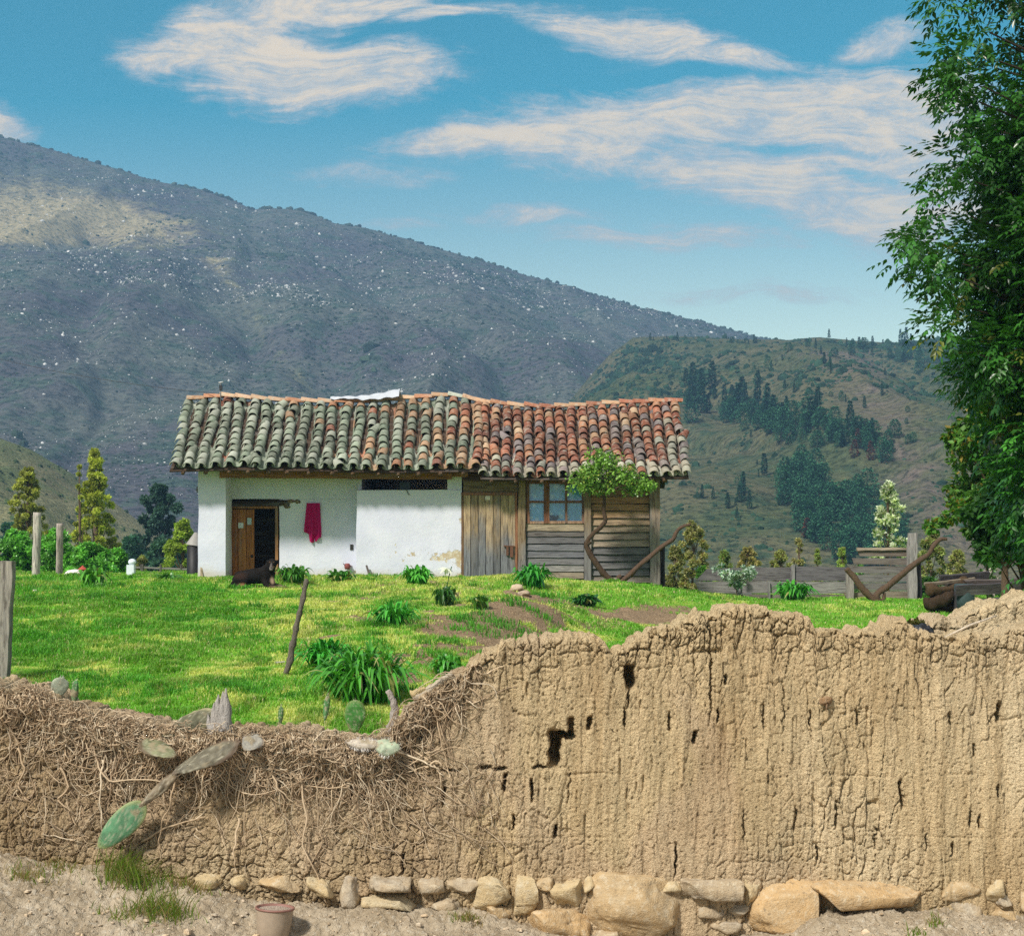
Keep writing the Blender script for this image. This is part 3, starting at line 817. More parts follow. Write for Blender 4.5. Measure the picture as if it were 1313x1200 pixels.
STN = [  # px centre, py centre, half w, half h, boxiness, tilt, tone
    (631, 1146, 24, 21, .7, -.1, 0), (674, 1148, 21, 25, .5, .05, 0), (699, 1135, 9, 9, .9, 0, 1), (726, 1147, 29, 22, .75, .1, 0), (755, 1134, 9, 9, .9, 0, 0), (821, 1162, 66, 38, .75, .13, 1),
    (837, 1133, 8, 7, .9, 0, 0), (860, 1135, 14, 8, .7, 0, 0), (911, 1141, 38, 15, .45, .02, 2), (913, 1169, 26, 12, .7, 0, 2), (963, 1143, 12, 16, .6, 0, 0), (1003, 1160, 42, 34, .62, .05, 3), (1118, 1150, 79, 20, .5, .01, 3),
    (1234, 1140, 27, 13, .5, .02, 1), (1232, 1163, 24, 14, .7, 0, 2), (1279, 1141, 15, 14, .8, 0, 0), (1287, 1155, 13, 9, .8, 0, 2), (1287, 1172, 17, 11, .7, 0, 1), (715, 1187, 40, 22, .8, .1, 3), (638, 1173, 18, 10, .8, .15, 1),
    (268, 1130, 18, 9, .8, 0, 0), (306, 1131, 17, 9, .6, .05, 0), (360, 1132, 27, 12, .7, .05, 1), (411, 1137, 20, 12, .7, .1, 0), (450, 1145, 17, 20, .75, 0, 2), (495, 1134, 31, 12, .6, .02, 2), (500, 1157, 34, 10, .6, .05, 0), (550, 1138, 19, 14, .8, 0, 2), (590, 1137, 24, 10, .8, 0, 2),
    (930, 1190, 26, 9, .8, 0, 2), (1330, 1150, 22, 18, .6, 0, 1), (1390, 1150, 34, 22, .6, 0, 0), (1470, 1152, 40, 24, .6, 0, 1), (950, 1166, 14, 9, .8, 0, 2), (572, 1160, 20, 9, .8, 0, 2), (780, 1200, 22, 10, .8, 0, 2)]
TONES = [(.50, .42, .28), (.46, .36, .23), (.40, .34, .26), (.50, .37, .22)]
for i, (px, py, hw, hh, bx, ti, tn) in enumerate(STN):
    s = YW / F
    c = (wx(px), YW + .055 - .05 * (hw > 30), wz(py))
    V, f, cc = rock(c, (hw * s * 1.04, .12 + .05 * (hw > 30), hh * s * 1.06), 300 + i, TONES[tn], 8, bx * .62, ti, nsub=30 if hw > 30 else 20)
    obj('foundation_stone', (V, f, cc), MAT['stone'], WALL)

# ------------------------------------------------------------------ dry roots hanging from the crest (uncountable)
def strands(paths, rads, cols):
    """3-sided tubes, all with the same point count"""
    Pn = np.asarray(paths); n, m, _ = Pn.shape
    T = unit(np.gradient(Pn, axis=1)); ref = np.array((.12, 1, .2)); A = unit(np.cross(T, ref)); B = np.cross(T, A)
    th = np.arange(3) * 2 * np.pi / 3
    taper = np.linspace(1, .45, m)[None, :, None, None]
    V = Pn[:, :, None] + np.asarray(rads)[:, None, None, None] * taper * (np.cos(th)[None, None, :, None] * A[:, :, None] + np.sin(th)[None, None, :, None] * B[:, :, None])
    k = np.arange(n * m * 3).reshape(n, m, 3); k2 = np.roll(k, -1, 2)
    q = np.stack([k[:, :-1], k2[:, :-1], k2[:, 1:], k[:, 1:]], -1).reshape(-1, 4)
    return V.reshape(-1, 3), [q], np.repeat(np.asarray(cols), m * 3, 0)


def walk(g, x, z, L, m, wig, down, off, arc=0.0, drift=0.0):
    a = g.normal(0, .5) if down else g.uniform(-3.1, 3.1)
    p = [(x, z)]; step = L / (m - 1); w = g.normal(0, .25)
    for k in range(m - 1):
        w = w * .7 + g.normal(0, wig); a = a + w + arc
        if down: a *= .90
        x += math.sin(a) * step + drift * step; z -= math.cos(a) * step * (1 if down else .8)
        p.append((x, z))
    out = []
    o = off + .03 * g.uniform()
    for k, (xx, zz) in enumerate(p):
        zt = wall_top(xx)
        zz = min(zz, zt + .05)
        y = wall_y(xx, zz) if zz < zt - .06 else YW + .02
        y = min(y, YW + .07)
        out.append((xx, y - o - .012 * math.sin(k * 1.3 + o * 90), zz))
    return out


g = rng(17); ps, rs, cs = [], [], []
RC = np.array([(.56, .43, .29), (.46, .34, .22), (.62, .51, .37), (.36, .26, .17)])
def rootcol(): return RC[g.integers(0, 4)] * g.uniform(.75, 1.2)
zones = [(0, 60, .8), (60, 210, 1.4), (200, 340, 1.9), (340, 440, 1.3), (430, 530, .8), (530, 610, .45)]
for a, b, dens in zones:                                      # long hanging roots
    for _ in range(int((b - a) * dens * 3.4)):
        px = g.uniform(a, b); x = wx(px); zt = wall_top(x)
        ps.append(walk(g, x, zt - abs(g.normal(0, .10)) - .01, g.choice((.14, .24, .36, .55), p=(.35, .35, .2, .1)) * g.uniform(.7, 1.2), 9, .30, True, .006)); rs.append(g.uniform(.0028, .0072)); cs.append(rootcol())
for _ in range(480):                                          # roots lower down the left face
    px = g.choice((g.uniform(-60, 170), g.uniform(170, 470), g.uniform(450, 640)), p=(.40, .26, .34)); z = wz(g.uniform(950, 1080))
    ps.append(walk(g, wx(px), z, g.uniform(.12, .45), 9, .35, True, .004, 0, .3 if px > 450 else 0)); rs.append(g.uniform(.002, .005)); cs.append(rootcol())
for _ in range(1500):                                         # matted straw lying along the crest
    px = g.choice((g.uniform(-120, 110), g.uniform(40, 240), g.uniform(300, 500)), p=(.3, .35, .35)); x = wx(px); zt = wall_top(x)
    ps.append(walk(g, x, zt + .02 - abs(g.normal(0, .075)), g.uniform(.05, .18), 9, .5, False, .012)); rs.append(g.uniform(.0016, .0036)); cs.append(rootcol() * 1.08)
for _ in range(80):
    px = g.uniform(470, 545); x = wx(px)
    ps.append(walk(g, x, wall_top(x) - g.uniform(0, .2), g.uniform(.06, .22), 9, .55, False, .012)); rs.append(g.uniform(.0018, .004)); cs.append(rootcol())
V, f, c = strands(ps, rs, cs)
tag(obj('dry_roots', (V, f, c), MAT['dry_fibre']), 'tangle of dry roots and straw hanging over the left part of the mud wall', 'roots', None, 'stuff')
# thicker single roots
thick = MB(); g = rng(23)
for path in ([(118, 965), (125, 985), (140, 1003), (165, 1000), (190, 1000), (215, 1004), (235, 990)], [(130, 975), (128, 1000), (128, 1040), (132, 1080)], [(222, 1000), (218, 1030), (205, 1060), (203, 1090)],
             [(75, 985), (88, 1010), (72, 1025), (90, 1040), (98, 1060)], [(382, 990), (388, 1020), (392, 1050), (388, 1085), (410, 1130), (418, 1160)], [(345, 980), (355, 1010), (375, 1030)], [(392, 955), (412, 975), (418, 995)], [(305, 1050), (300, 1090), (302, 1120)],
             [(545, 985), (560, 975), (575, 990), (580, 1010)], [(20, 960), (30, 985), (22, 1010), (40, 1030)], [(180, 1080), (215, 1060), (245, 1052), (262, 1048)], [(500, 960), (540, 975), (560, 985), (568, 995)]):
    pts = np.array(path, float); t = np.linspace(0, len(pts) - 1, 26); pp = np.stack([np.interp(t, np.arange(len(pts)), pts[:, k]) for k in (0, 1)], 1)
    w = []
    for k, (a, b) in enumerate(pp):
        x, z = wx(a) + .006 * math.sin(k * .8), wz(b)
        w.append((x, min(wall_y(x, min(z, wall_top(x) - .08)), YW + .06) - .02 - .02 * math.sin(k / 26 * 3.1), z))
    thick.tube(w, np.linspace(.008, .0035, 26), RC[g.integers(0, 3)], 6, True, .3, 4)
tag(obj('thick_roots', thick, MAT['dry_fibre']), 'few thicker bare roots dangling on the brown left wall face', 'roots', None, 'stuff')

# ------------------------------------------------------------------ cactus pads, stumps and sticks on the crest
def pad(c, w, h, t, rot, col, seed, spine=40, spc=(.6, .55, .42), rim=None, wilt=0.0):
    """prickly pear pad: obovate, thick, areoles with spines"""
    m = MB(); g = rng(seed)
    m.ell((0, 0, 0), (1, 1, 1), None, col, 44, 30)
    V, f, cc = m.arrays()
    zz = V[:, 2]; V[:, 0] *= w / 2 * (1 + (.22 if not wilt else .42) * zz); V[:, 2] *= h / 2; zz = V[:, 2]; V[:, 2] = zz + .06 * h * fbm(V[:, 0] / w * 3, zz / h * 3, s=seed + 40, o=3) * (1 if wilt else .3); V[:, 1] *= t / 2
    V[:, 1] += wilt * (V[:, 0] / (w / 2)) ** 2 * .5 + wilt * .5 * np.sin(V[:, 2] / h * 5)
    V[:, 1] += t * (.12 if not wilt else .55) * fbm(V[:, 0] * 40, V[:, 2] * 40, s=seed, o=3)
    cc = cc * (1 + .6 * fbm(V[:, 0] * 22, V[:, 2] * 22, V[:, 1] * 22, seed, 3))[:, None]
    f1, f2, cid = worley(V[:, 0] * 46 + 9, V[:, 2] * 46, seed + 60); sp = np.exp(-(f1 / .20) ** 2)[:, None] * .7; cc = cc * (1 - sp) + np.array((.50, .46, .34)) * sp
    sc_ = sstep(.30, .46, fbm(V[:, 0] * 16, V[:, 2] * 16, s=seed + 70, o=3))[:, None] * .8; cc = cc * (1 - sc_) + np.array((.30, .24, .15)) * sc_
    if rim is not None:
        e = sstep(.75, 1.0, np.hypot(V[:, 0] / (w / 2 * 1.1), V[:, 2] / (h / 2)))[:, None]; cc = cc * (1 - e) + np.array(rim) * e
    out = MB(); Rm = np.array(rot); out.add(V @ Rm.T + np.array(c), f[0], None, cc)
    idx = g.choice(len(V), spine)
    for i in idx:
        n = unit(V[i] / np.array((w * w, t * t * .5, h * h)))
        for k in range(3):
            d = unit(n + g.normal(0, .45, 3)); L = g.uniform(.012, .03)
            b = V[i]; s = unit(np.cross(d, (.3, .2, .9))) * .0012
            tri = np.array((b - s, b + s, b + d * L)) @ Rm.T + np.array(c)
            out.add(tri, None, [(0, 1, 2)], spc)
    return out


s = YW / F
def atw(px, py, dy=-.03): return np.array((wx(px), YW + dy, wz(py)))


def cactus(name, px, py, w, h, rx, ry, rz, col, label, cat, dy=-.03, seed=1, **k):
    c = atw(px, py, dy)
    o = obj(name, pad(c, w * s, h * s, k.pop('t', .03), rotm(-R(rx)) @ rotm(0, R(ry), 0) @ rotm(0, 0, R(rz)), col, seed, **k), MAT['cactus'], None, c)
    return tag(o, label, cat)


GRN = (.05, .14, .045)
cactus('cactus_pad', 161, 1054, 34, 78, 10, 45, 10, (.085, .22, .11), 'large green cactus pad hanging low against the brown left wall face', 'cactus pad', -.10, 1, spine=90, rim=(.26, .30, .13), t=.035)
cactus('cactus_pad', 89, 891, 9, 34, 0, 4, 0, (.06, .16, .05), 'thin upright green cactus pad seen edge on at the left crest', 'cactus pad', .12, 2, t=.05)
cactus('cactus_pad', 67, 884, 22, 26, 10, 14, 30, (.30, .33, .24), 'pale grey green cactus pad lying beside the thin upright one', 'cactus pad', .15, 3, spine=70, spc=(.75, .72, .62))
cactus('cactus_pad', 450, 924, 27, 44, -6, 3, 10, (.06, .22, .04), 'bright green upright cactus pad behind the crest', 'cactus pad', .25, 4, spine=50, rim=(.14, .22, .06))
cactus('cactus_pad', 411, 914, 8, 34, 6, 6, 20, (.07, .20, .06), 'narrow dark green cactus pad standing among the lawn edge straw', 'cactus pad', .3, 5, t=.03)
cactus('cactus_pad', 354, 921, 7, 22, 4, 2, 0, (.07, .18, .05), 'tiny green cactus pad poking above the straw crest', 'cactus pad', .2, 6, t=.03)
cactus('cactus_pad', 497, 957, 32, 24, 40, 10, 0, (.34, .40, .28), 'pale spiny cactus pad lying on the crest below the twisted stick', 'cactus pad', -.05, 7, spine=110, spc=(.8, .78, .72), t=.06)
cactus('cactus_pad', 468, 953, 46, 16, 50, 4, 0, (.42, .36, .29), 'dried whitish cactus pad bristling with spines on the crest', 'cactus pad', -.03, 8, spine=260, spc=(.78, .74, .70), t=.05)
cactus('dry_cactus_pad', 208, 957, 26, 56, 40, -60, 12, (.17, .175, .09), 'withered olive cactus pad lying left of the grey stump', 'cactus pad', -.09, 9, t=.022, wilt=.02, rim=(.14, .10, .06), spine=50)
cactus('dry_cactus_pad', 268, 968, 30, 92, 36, 57, -8, (.12, .105, .07), 'long dried brown cactus pad slanting down from the grey stump', 'cactus pad', -.12, 10, t=.024, wilt=.025, rim=(.13, .09, .06), spine=60)
cactus('dry_cactus_pad', 240, 928, 26, 74, 40, 57, 10, (.11, .105, .06), 'dark folded dead cactus pad leaning on the grey stump', 'cactus pad', .06, 11, t=.02, wilt=.025, rim=(.30, .27, .15), spine=40)
cactus('dry_cactus_pad', 325, 949, 26, 34, 40, 24, 10, (.30, .28, .24), 'grey papery dead cactus pad right of the stump', 'cactus pad', -.06, 12, t=.014, wilt=.03, rim=(.25, .2, .16))
cactus('dry_cactus_pad', 207, 1010, 14, 62, 14, 46, 0, (.18, .14, .09), 'narrow shrivelled stem joining the hanging green pad to the dried one', 'cactus stem', -.11, 13, t=.025, wilt=.02, rim=(.15, .11, .07))

# grey splintered stump
m = MB(); g = rng(31)
for (px, py, bx, by, r) in ((285, 884, 287, 952, 11), (276, 892, 280, 950, 10), (270, 903, 273, 948, 8), (281, 888, 284, 950, 10), (264, 917, 268, 945, 6)):
    a, b = atw(px, py, .10), atw(bx, by, .07)
    tt = np.linspace(0, 1, 12); path = b + (a - b) * tt[:, None] + .008 * np.stack([vnoise(tt * 5, tt * 0 + px, s=1), vnoise(tt * 5, tt * 0 + px, s=2), 0 * tt], 1)
    m.tube(path, r * s * (1 - tt ** 1.6 * .93), (.36, .33, .30), 7, True, .35, int(px))
tag(obj('tree_stump', m, MAT['bark'], None, atw(280, 950, .08)), 'grey splintered pointed stump standing on the wall crest', 'stump')
# twisted stick
m = MB()
for path, r in (([(497, 944), (500, 930), (503, 915), (502, 903), (497, 893), (494, 888)], .030), ([(499, 940), (505, 925), (506, 912), (500, 900), (496, 894)], .022)):
    pts = np.array([atw(a, b, .16) for a, b in path]); tt = np.linspace(0, len(pts) - 1, 18)
    pp = np.stack([np.interp(tt, np.arange(len(pts)), pts[:, k]) for k in range(3)], 1)
    m.tube(pp, np.linspace(r, r * .55, 18), (.40, .35, .31), 8, True, .35, 5)
tag(obj('twisted_stick', m, MAT['bark'], None, atw(498, 944, .16)), 'short twisted grey stick upright on the crest beside the large leafy clump', 'stick')
# weathered log lying on the slope of the crest
m = MB()
for path, r, c in (([(530, 897), (545, 888), (562, 877), (580, 864)], .033, (.50, .42, .32)), ([(517, 912), (535, 900), (555, 886), (572, 874)], .022, (.36, .28, .20)), ([(527, 893), (536, 888), (545, 884)], .034, (.55, .42, .22))):
    pts = np.array([atw(a, b, .06) for a, b in path]); tt = np.linspace(0, len(pts) - 1, 16)
    pp = np.stack([np.interp(tt, np.arange(len(pts)), pts[:, k]) for k in range(3)], 1)
    m.tube(pp, np.linspace(r, r * .6, 16), c, 8, True, .3, 6)
tag(obj('dead_log', m, MAT['bark'], None, atw(545, 890, .06)), 'weathered dead log lying along the sloping wall crest', 'log')
# dark stick in lawn
b = lawn_px(367, 866); t_ = P(394, 742, b[1])
m = MB(); tt = np.linspace(0, 1, 26)
m.tube(b + (t_ - b) * tt[:, None] + .012 * np.stack([vnoise(tt * 7, 0 * tt, s=4), 0 * tt, 0 * tt], 1), np.linspace(.030, .020, 26) * (1 + .25 * (np.arange(26) % 4 == 0)), (.16, .135, .11), 8, True, .3, 8)
m.tube([b + (t_ - b) * .86, b + (t_ - b) * .92 + np.array((-.05, 0, .02))], (.010, .004), (.16, .135, .11), 5)
tag(obj('leaning_stick', m, MAT['bark'], None, b), 'dark knotty stick planted leaning in the lawn', 'stick')
b = lawn_px(361, 852)
m = MB(); m.tube([b + np.array((-.06, 0, .02)), b + np.array((.08, .02, .03))], (.012, .008), (.5, .48, .44), 6)
tag(obj('fallen_twig', m, MAT['bark'], None, b), 'small pale twig on the grass by the foot of the leaning stick', 'twig')

# bucket buried in the bank
c = np.array((wx(350), YW - .42, 0)); Yb = c[1]; c[0] = (350 - CX) / F * Yb; top = CZ + (HZ - 1163) / F * Yb; sb = Yb / F
m = MB(); r0, r1, h = 24.5 * sb, 19.5 * sb, 42 * sb
m.lathe((c[0], c[1], top - h), [(0.001, 0), (r1 * .92, 0), (r1, .01), (r1 + (r0 - r1) * .5, h * .5), (r0 * .985, h - .012)], 28, (.34, .27, .20), rotm(R(-4), R(3), 0))
BK = empty('paint_bucket', (c[0], c[1], top - h), 'small mud stained bucket with reddish rim standing on the earth bank', 'bucket')
obj('body', m, MAT['painted'], BK)
m = MB(); m.lathe((c[0], c[1], top - h), [(r0 * .985, h - .013), (r0 * 1.03, h - .012), (r0 * 1.03, h), (r0 * .93, h), (r0 * .91, h - .03)], 28, (.25, .125, .10), rotm(R(-4), R(3), 0)); obj('rim', m, MAT['painted'], BK)
m = MB(); m.lathe((c[0], c[1], top - h), [(r0 * .915, h - .014), (r0 * .5, h - .010), (0.001, h - .012)], 28, (.55, .46, .38), rotm(R(-4), R(3), 0)); obj('filling', m, MAT['adobe'], BK)

# black plastic bag and bits between the two wall pieces
m = MB(); p = atw(1196, 812, .22)
m.ell(p + np.array((0, .05, .0)), (.075, .07, .045), None, (.018, .018, .022), 30, 20, .45, 3.2, 5)
tag(obj('plastic_bag', m, MAT['plastic'], None, p), 'crumpled black plastic bag wedged between the two wall pieces', 'bag')
m = MB(); a, b = atw(1222, 820, .2), atw(1296, 792, .28); 
m.tube([a, (a + b) / 2 + np.array((0, 0, .012)), b], (.008, .010, .006), (.62, .52, .40), 7)
tag(obj('bare_cane', m, MAT['bark'], None, a), 'pale bare cane lying on the right end of the crest', 'cane')
# root knot sticking from the smooth wall face
m = MB(); p = np.array((wx(1059), wall_y(wx(1059), wz(898)) , wz(898))); m.ell(p, (.045, .05, .03), rotm(0, -.25, 0), (.27, .18, .11), 20, 12, .45, 3, 3)
m.tube([p + np.array((.0, -.04, -.02)), p + np.array((-.006, -.05, -.06))], (.008, .004), (.2, .13, .08), 6)
tag(obj('clay_knob', m, MAT['stone'], None, p), 'small brown knob sticking out of the smooth right wall face', 'knob')

# loose pebbles on the bank
g = rng(44); n = 1500
x = g.uniform(-3.7, 3.7, n); Y = YW - .12 - g.uniform(0, .75, n); z = np.array([bank(a, b) for a, b in zip(x, Y)])
r = .005 * (1 + g.pareto(2.2, n)).clip(0, 7)
scatter_blobs('gravel', np.stack([x, Y, z + r * .2], 1), r, np.array((.48, .40, .31)) * g.uniform(.7, 1.35, (n, 1)), 'stone', 'crumbled clay bits strewn on the earth bank', 'gravel', .7, 45)

# ------------------------------------------------------------------ lawn grass (uncountable)
def blades(name, pos, H, Wd, col, lean, label, cat, seed, segs=True, kind='stuff'):
    g = rng(seed); n = len(pos); a = g.uniform(0, 2 * np.pi, n)
    d = np.stack([np.cos(a), np.sin(a), 0 * a], 1); sd = np.stack([-np.sin(a), np.cos(a), 0 * a], 1)
    H = H[:, None]; Wd = np.broadcast_to(Wd, (n,))[:, None]; ln = (lean * g.uniform(.3, 1.5, n))[:, None]
    up = np.array((0, 0, 1.0))
    b0, b1 = pos - sd * Wd, pos + sd * Wd
    mid = pos + up * H * .6 + d * H * ln * .35
    m0, m1 = mid - sd * Wd * .8, mid + sd * Wd * .8
    tip = pos + up * H * (1 - .35 * ln) + d * H * ln
    V = np.stack([b0, b1, m1, m0, tip], 1).reshape(-1, 3); k = np.arange(n)[:, None] * 5
    c = np.repeat(col, 5, 0)
    o = obj(name, (V, [k + np.array((0, 1, 2, 3)), k + np.array((3, 2, 4))], c), MAT['grass_blade'], smooth=False)
    return tag(o, label, cat, None, kind)


g = rng(50)
def lawn_samples(n, y0, y1, pxr):
    Y = g.uniform(0, 1, n); Y = (y0 ** 2 + (y1 ** 2 - y0 ** 2) * Y) ** .5
    px = g.uniform(*pxr, n); x = (px - CX) / F * Y
    return x, Y
parts = []
for (n, y0, y1, pxr) in ((130000, 10.15, 15, (-60, 780)), (160000, 15, 24, (-80, 980)), (160000, 24, 36, (-90, 1400)), (50000, 11, 24, (780, 1420))):
    parts.append(lawn_samples(n, y0, y1, pxr))
x = np.concatenate([p[0] for p in parts]); Y = np.concatenate([p[1] for p in parts])
dm = dirt_mask(x, Y)
keep = g.uniform(0, 1, len(x)) > dm * 1.5 - .25
x, Y, dm = x[keep], Y[keep], dm[keep]
z = lawn_h(x, Y)
px = x / Y * F + CX
pat = fbm(x * 1.1, Y * .8, s=61, o=4); pat2 = fbm(x * 4.5, Y * 3.0, s=64, o=3)
tall = sstep(.08, .32, fbm(x * 2.6, Y * 1.7, s=70, o=4) + .22 * sstep(360, 200, px) * sstep(12.5, 15, Y) - .10 * sstep(250, 420, px))
right = sstep(650, 800, px) * (Y > 19)
h = (.030 + .018 * g.uniform(size=len(x))) * (1 + .030 * (Y - 10)) * (1 + .7 * tall) * (1 + .25 * pat)
pd_ = np.abs((x + 1.6) * .83 + (Y - 31) * -.13 + .35 * fbm(x * .7, Y * .5, s=79, o=2)); path_ = np.exp(-(pd_ / .45) ** 2)
dry = np.clip(.30 + .35 * path_ + 1.2 * pat + 1.2 * pat2 + .22 * sstep(280, 430, px) * (1 - right) * 1.5 - .45 * right - .2 * sstep(420, 200, px) - .6 * tall + g.normal(0, .22, len(x)), 0, 1)[:, None]
c = np.array((.20, .475, .045)) * (1 - dry) + np.array((.66, .68, .20)) * dry
bare = sstep(.12, .4, fbm(x * 2.1, Y * 1.6, s=75, o=4)) * sstep(330, 460, px) * (1 - right)
straw = (g.uniform(size=len(x)) < .07 + .12 * dm + .35 * bare)[:, None]; c = np.where(straw, np.array((.62, .55, .28)), c)
c = c * (1 - .25 * tall[:, None]) * g.uniform(.75, 1.25, (len(x), 1))
# darker, taller tufts crowding the left of the lawn
nt_ = 620; tp = np.stack([np.where(g.uniform(size=nt_) < .75, g.uniform(-40, 340, nt_), g.uniform(340, 720, nt_)), g.uniform(738, 900, nt_)], 1)
tc = np.array([lawn_px(a, b) for a, b in tp]); tk = fbm(tc[:, 0] * .9, tc[:, 1] * .7, s=77, o=3); tc = tc[(tk > -.10)]
ti = np.repeat(np.arange(len(tc)), 70); sp_ = g.normal(0, .085, (len(ti), 2)) * (.6 + tc[ti, 1:2] / 26) * g.uniform(.5, 1.4, len(tc))[ti][:, None]
tx, ty = tc[ti, 0] + sp_[:, 0], tc[ti, 1] + sp_[:, 1]; kk = ty < 32; tx, ty, ti = tx[kk], ty[kk], ti[kk]
x = np.concatenate([x, tx]); Y = np.concatenate([Y, ty]); z = np.concatenate([z, lawn_h(tx, ty)]); h = np.concatenate([h, g.uniform(.05, .12, len(tx)) * (.7 + ty / 45)])
c = np.concatenate([c, np.array((.10, .33, .03)) * g.uniform(.65, 1.35, (len(tx), 1)) * g.uniform(.8, 1.25, len(tc))[ti][:, None]])
blades('grass', np.stack([x, Y, z - .004], 1), h, .0035 * (1 + .075 * (Y - 10)), c, .75, 'short mottled green grass growing over the lawn', 'grass', 51)

# weeds at the wall foot
def tuft(name, px, py, Yt, n, hgt, spread, col, dry, label, seed, group=None, z=None):
    g = rng(seed); c = np.array(((px - CX) / F * Yt, Yt, 0)); c[2] = bank(c[0], Yt) if z is None else z
    a = g.normal(0, 1, (n, 2)) * spread; pos = np.stack([c[0] + a[:, 0], np.minimum(c[1] + a[:, 1] * .5, YW - .04), 0 * a[:, 0]], 1)
    pos[:, 2] = [bank(p[0], p[1]) - .01 for p in pos] if z is None else z
    th = g.uniform(0, 2 * np.pi, n); ln = g.uniform(.2, .9, n); H = hgt * g.uniform(.45, 1.1, n)
    m = 6; t = np.linspace(0, 1, m)
    paths = pos[:, None] + np.stack([np.cos(th)[:, None] * ln[:, None] * t ** 1.7, np.sin(th)[:, None] * ln[:, None] * t ** 1.7 * .6 - .12 * t, t - .45 * ln[:, None] * t ** 2], -1) * H[:, None, None]
    sd = np.stack([-np.sin(th) * .5 + .5, np.cos(th) * .3, 0 * th], 1); sd = unit(sd)[:, None] * (.0032 * (1 - t ** 2 * .9))[None, :, None]
    V = np.stack([paths - sd, paths + sd], 2).reshape(-1, 3)
    k = (np.arange(n)[:, None] * m + np.arange(m - 1)) * 2
    q = np.stack([k, k + 1, k + 3, k + 2], -1).reshape(-1, 4)
    cc = np.where((g.uniform(size=n) < dry)[:, None], np.array((.40, .32, .17)), np.array(col)) * g.uniform(.7, 1.3, (n, 1))
    o = obj(name, (V, [q], np.repeat(cc, m * 2, 0)), MAT['grass_blade'], None, c)
    return tag(o, label, 'grass tuft', group)


W_ = (.20, .32, .05)
tuft('grass_tuft', 168, 1118, YW - .16, 330, .30, .11, W_, .3, 'broad green weed tuft directly under the hanging cactus pad', 1)
tuft('grass_tuft', 208, 1172, YW - .42, 280, .22, .10, W_, .35, 'green weed tuft low on the bank left of the bucket', 2)
tuft('grass_tuft', 165, 1185, YW - .5, 130, .11, .09, W_, .45, 'sparse weed tuft at the bottom edge below the hanging pad', 3)
tuft('grass_tuft', 236, 1112, YW - .1, 150, .13, .09, W_, .75, 'half dry weed tuft against the wall right of the hanging pad', 4)
tuft('grass_tuft', 35, 1140, YW - .3, 120, .12, .08, W_, .55, 'half dry weed tuft at the left end of the bank', 5)
tuft('grass_tuft', 75, 1085, YW - .12, 100, .10, .08, W_, .6, 'thin dry tuft where the left bank meets the wall', 6)
tuft('grass_tuft', 600, 1160, YW - .16, 120, .10, .06, W_, .6, 'small dry tuft left of the first pale foundation stones', 7)
tuft('grass_tuft', 1200, 1178, YW - .3, 40, .12, .03, W_, .5, 'few thin stalks beneath the right foundation stones', 8)
tuft('grass_tuft', 1178, 1196, YW - .4, 40, .09, .04, W_, .3, 'tiny green tuft near the lower right edge', 9)
tuft('grass_tuft', 965, 1188, YW - .3, 40, .07, .03, W_, .3, 'tiny green tuft beside the split ochre stone', 10)
# dry stalk by the right stones, white splinter
m = MB(); a = np.array((wx(1205), YW - .14, wz(1170))); m.tube([a, a + np.array((.005, .02, .2)), a + np.array((-.01, .03, .42))], (.004, .003, .0015), (.5, .40, .25), 5)
tag(obj('dry_stalk', m, MAT['dry_fibre'], None, a), 'single dry stalk upright against the right foundation stones', 'stalk')
# ------------------------------------------------------------------ house
YF = 32.4; SH = YF / F
def hx(px, Y=YF): return (px - CX) / F * Y
def hz(py, Y=YF): return CZ + (HZ - py) / F * Y


HOUSE = empty('adobe_house', (hx(560), 34.3, 1.4), 'low white and timber house with sagging clay tile roof', 'house')
YB, YE, YR = 36.2, 31.72, 34.3            # back wall, eave line, ridge line
ZF = .9                                    # below ground
EPL = [(222, 602), (300, 600), (420, 603), (520, 606), (618, 602)]
RIDGE = np.array([(200, 514), (238, 514), (290, 509), (360, 515), (430, 517), (480, 516), (540, 511), (575, 508), (598, 511), (615, 516), (650, 520), (700, 524), (750, 521), (800, 518), (867, 515), (900, 515)], float)
def eave_z(x, left):
    px = x / YE * F + CX
    py = np.interp(px, [222, 300, 420, 520, 618], [600, 598, 600, 602, 600]) if left else np.interp(px, [600, 700, 800, 885], [610, 611, 610, 609])
    return CZ + (HZ - py) / F * YE - .02
def ridge_z(x):
    px = x / YR * F + CX
    return CZ + (HZ - np.interp(px, RIDGE[:, 0], RIDGE[:, 1])) / F * YR - .06
def roof_pt(x, t, left):
    return np.array((x, YE + (YR - YE) * t, eave_z(x, left) * (1 - t) + ridge_z(x) * t + .05 * math.sin(t * 3.14) * -1))


def tile_tpl():
    n = 9; th = np.linspace(.06, np.pi - .06, n)
    rings = []
    for (s_, r) in ((0, 1.0), (1, .80)):
        for off in (0, -.13):
            rings.append(np.stack([np.cos(th) * (r + off), np.full(n, s_), np.sin(th) * (r + off)], 1))
    V = np.concatenate(rings); o0, i0, o1, i1 = [np.arange(n) + k * n for k in range(4)]
    def strip(a, b): return np.stack([a[:-1], b[:-1], b[1:], a[1:]], 1)
    return V, np.concatenate([strip(o0, o1), strip(i1, i0), strip(i0, o0)])
TV, TQ = tile_tpl()


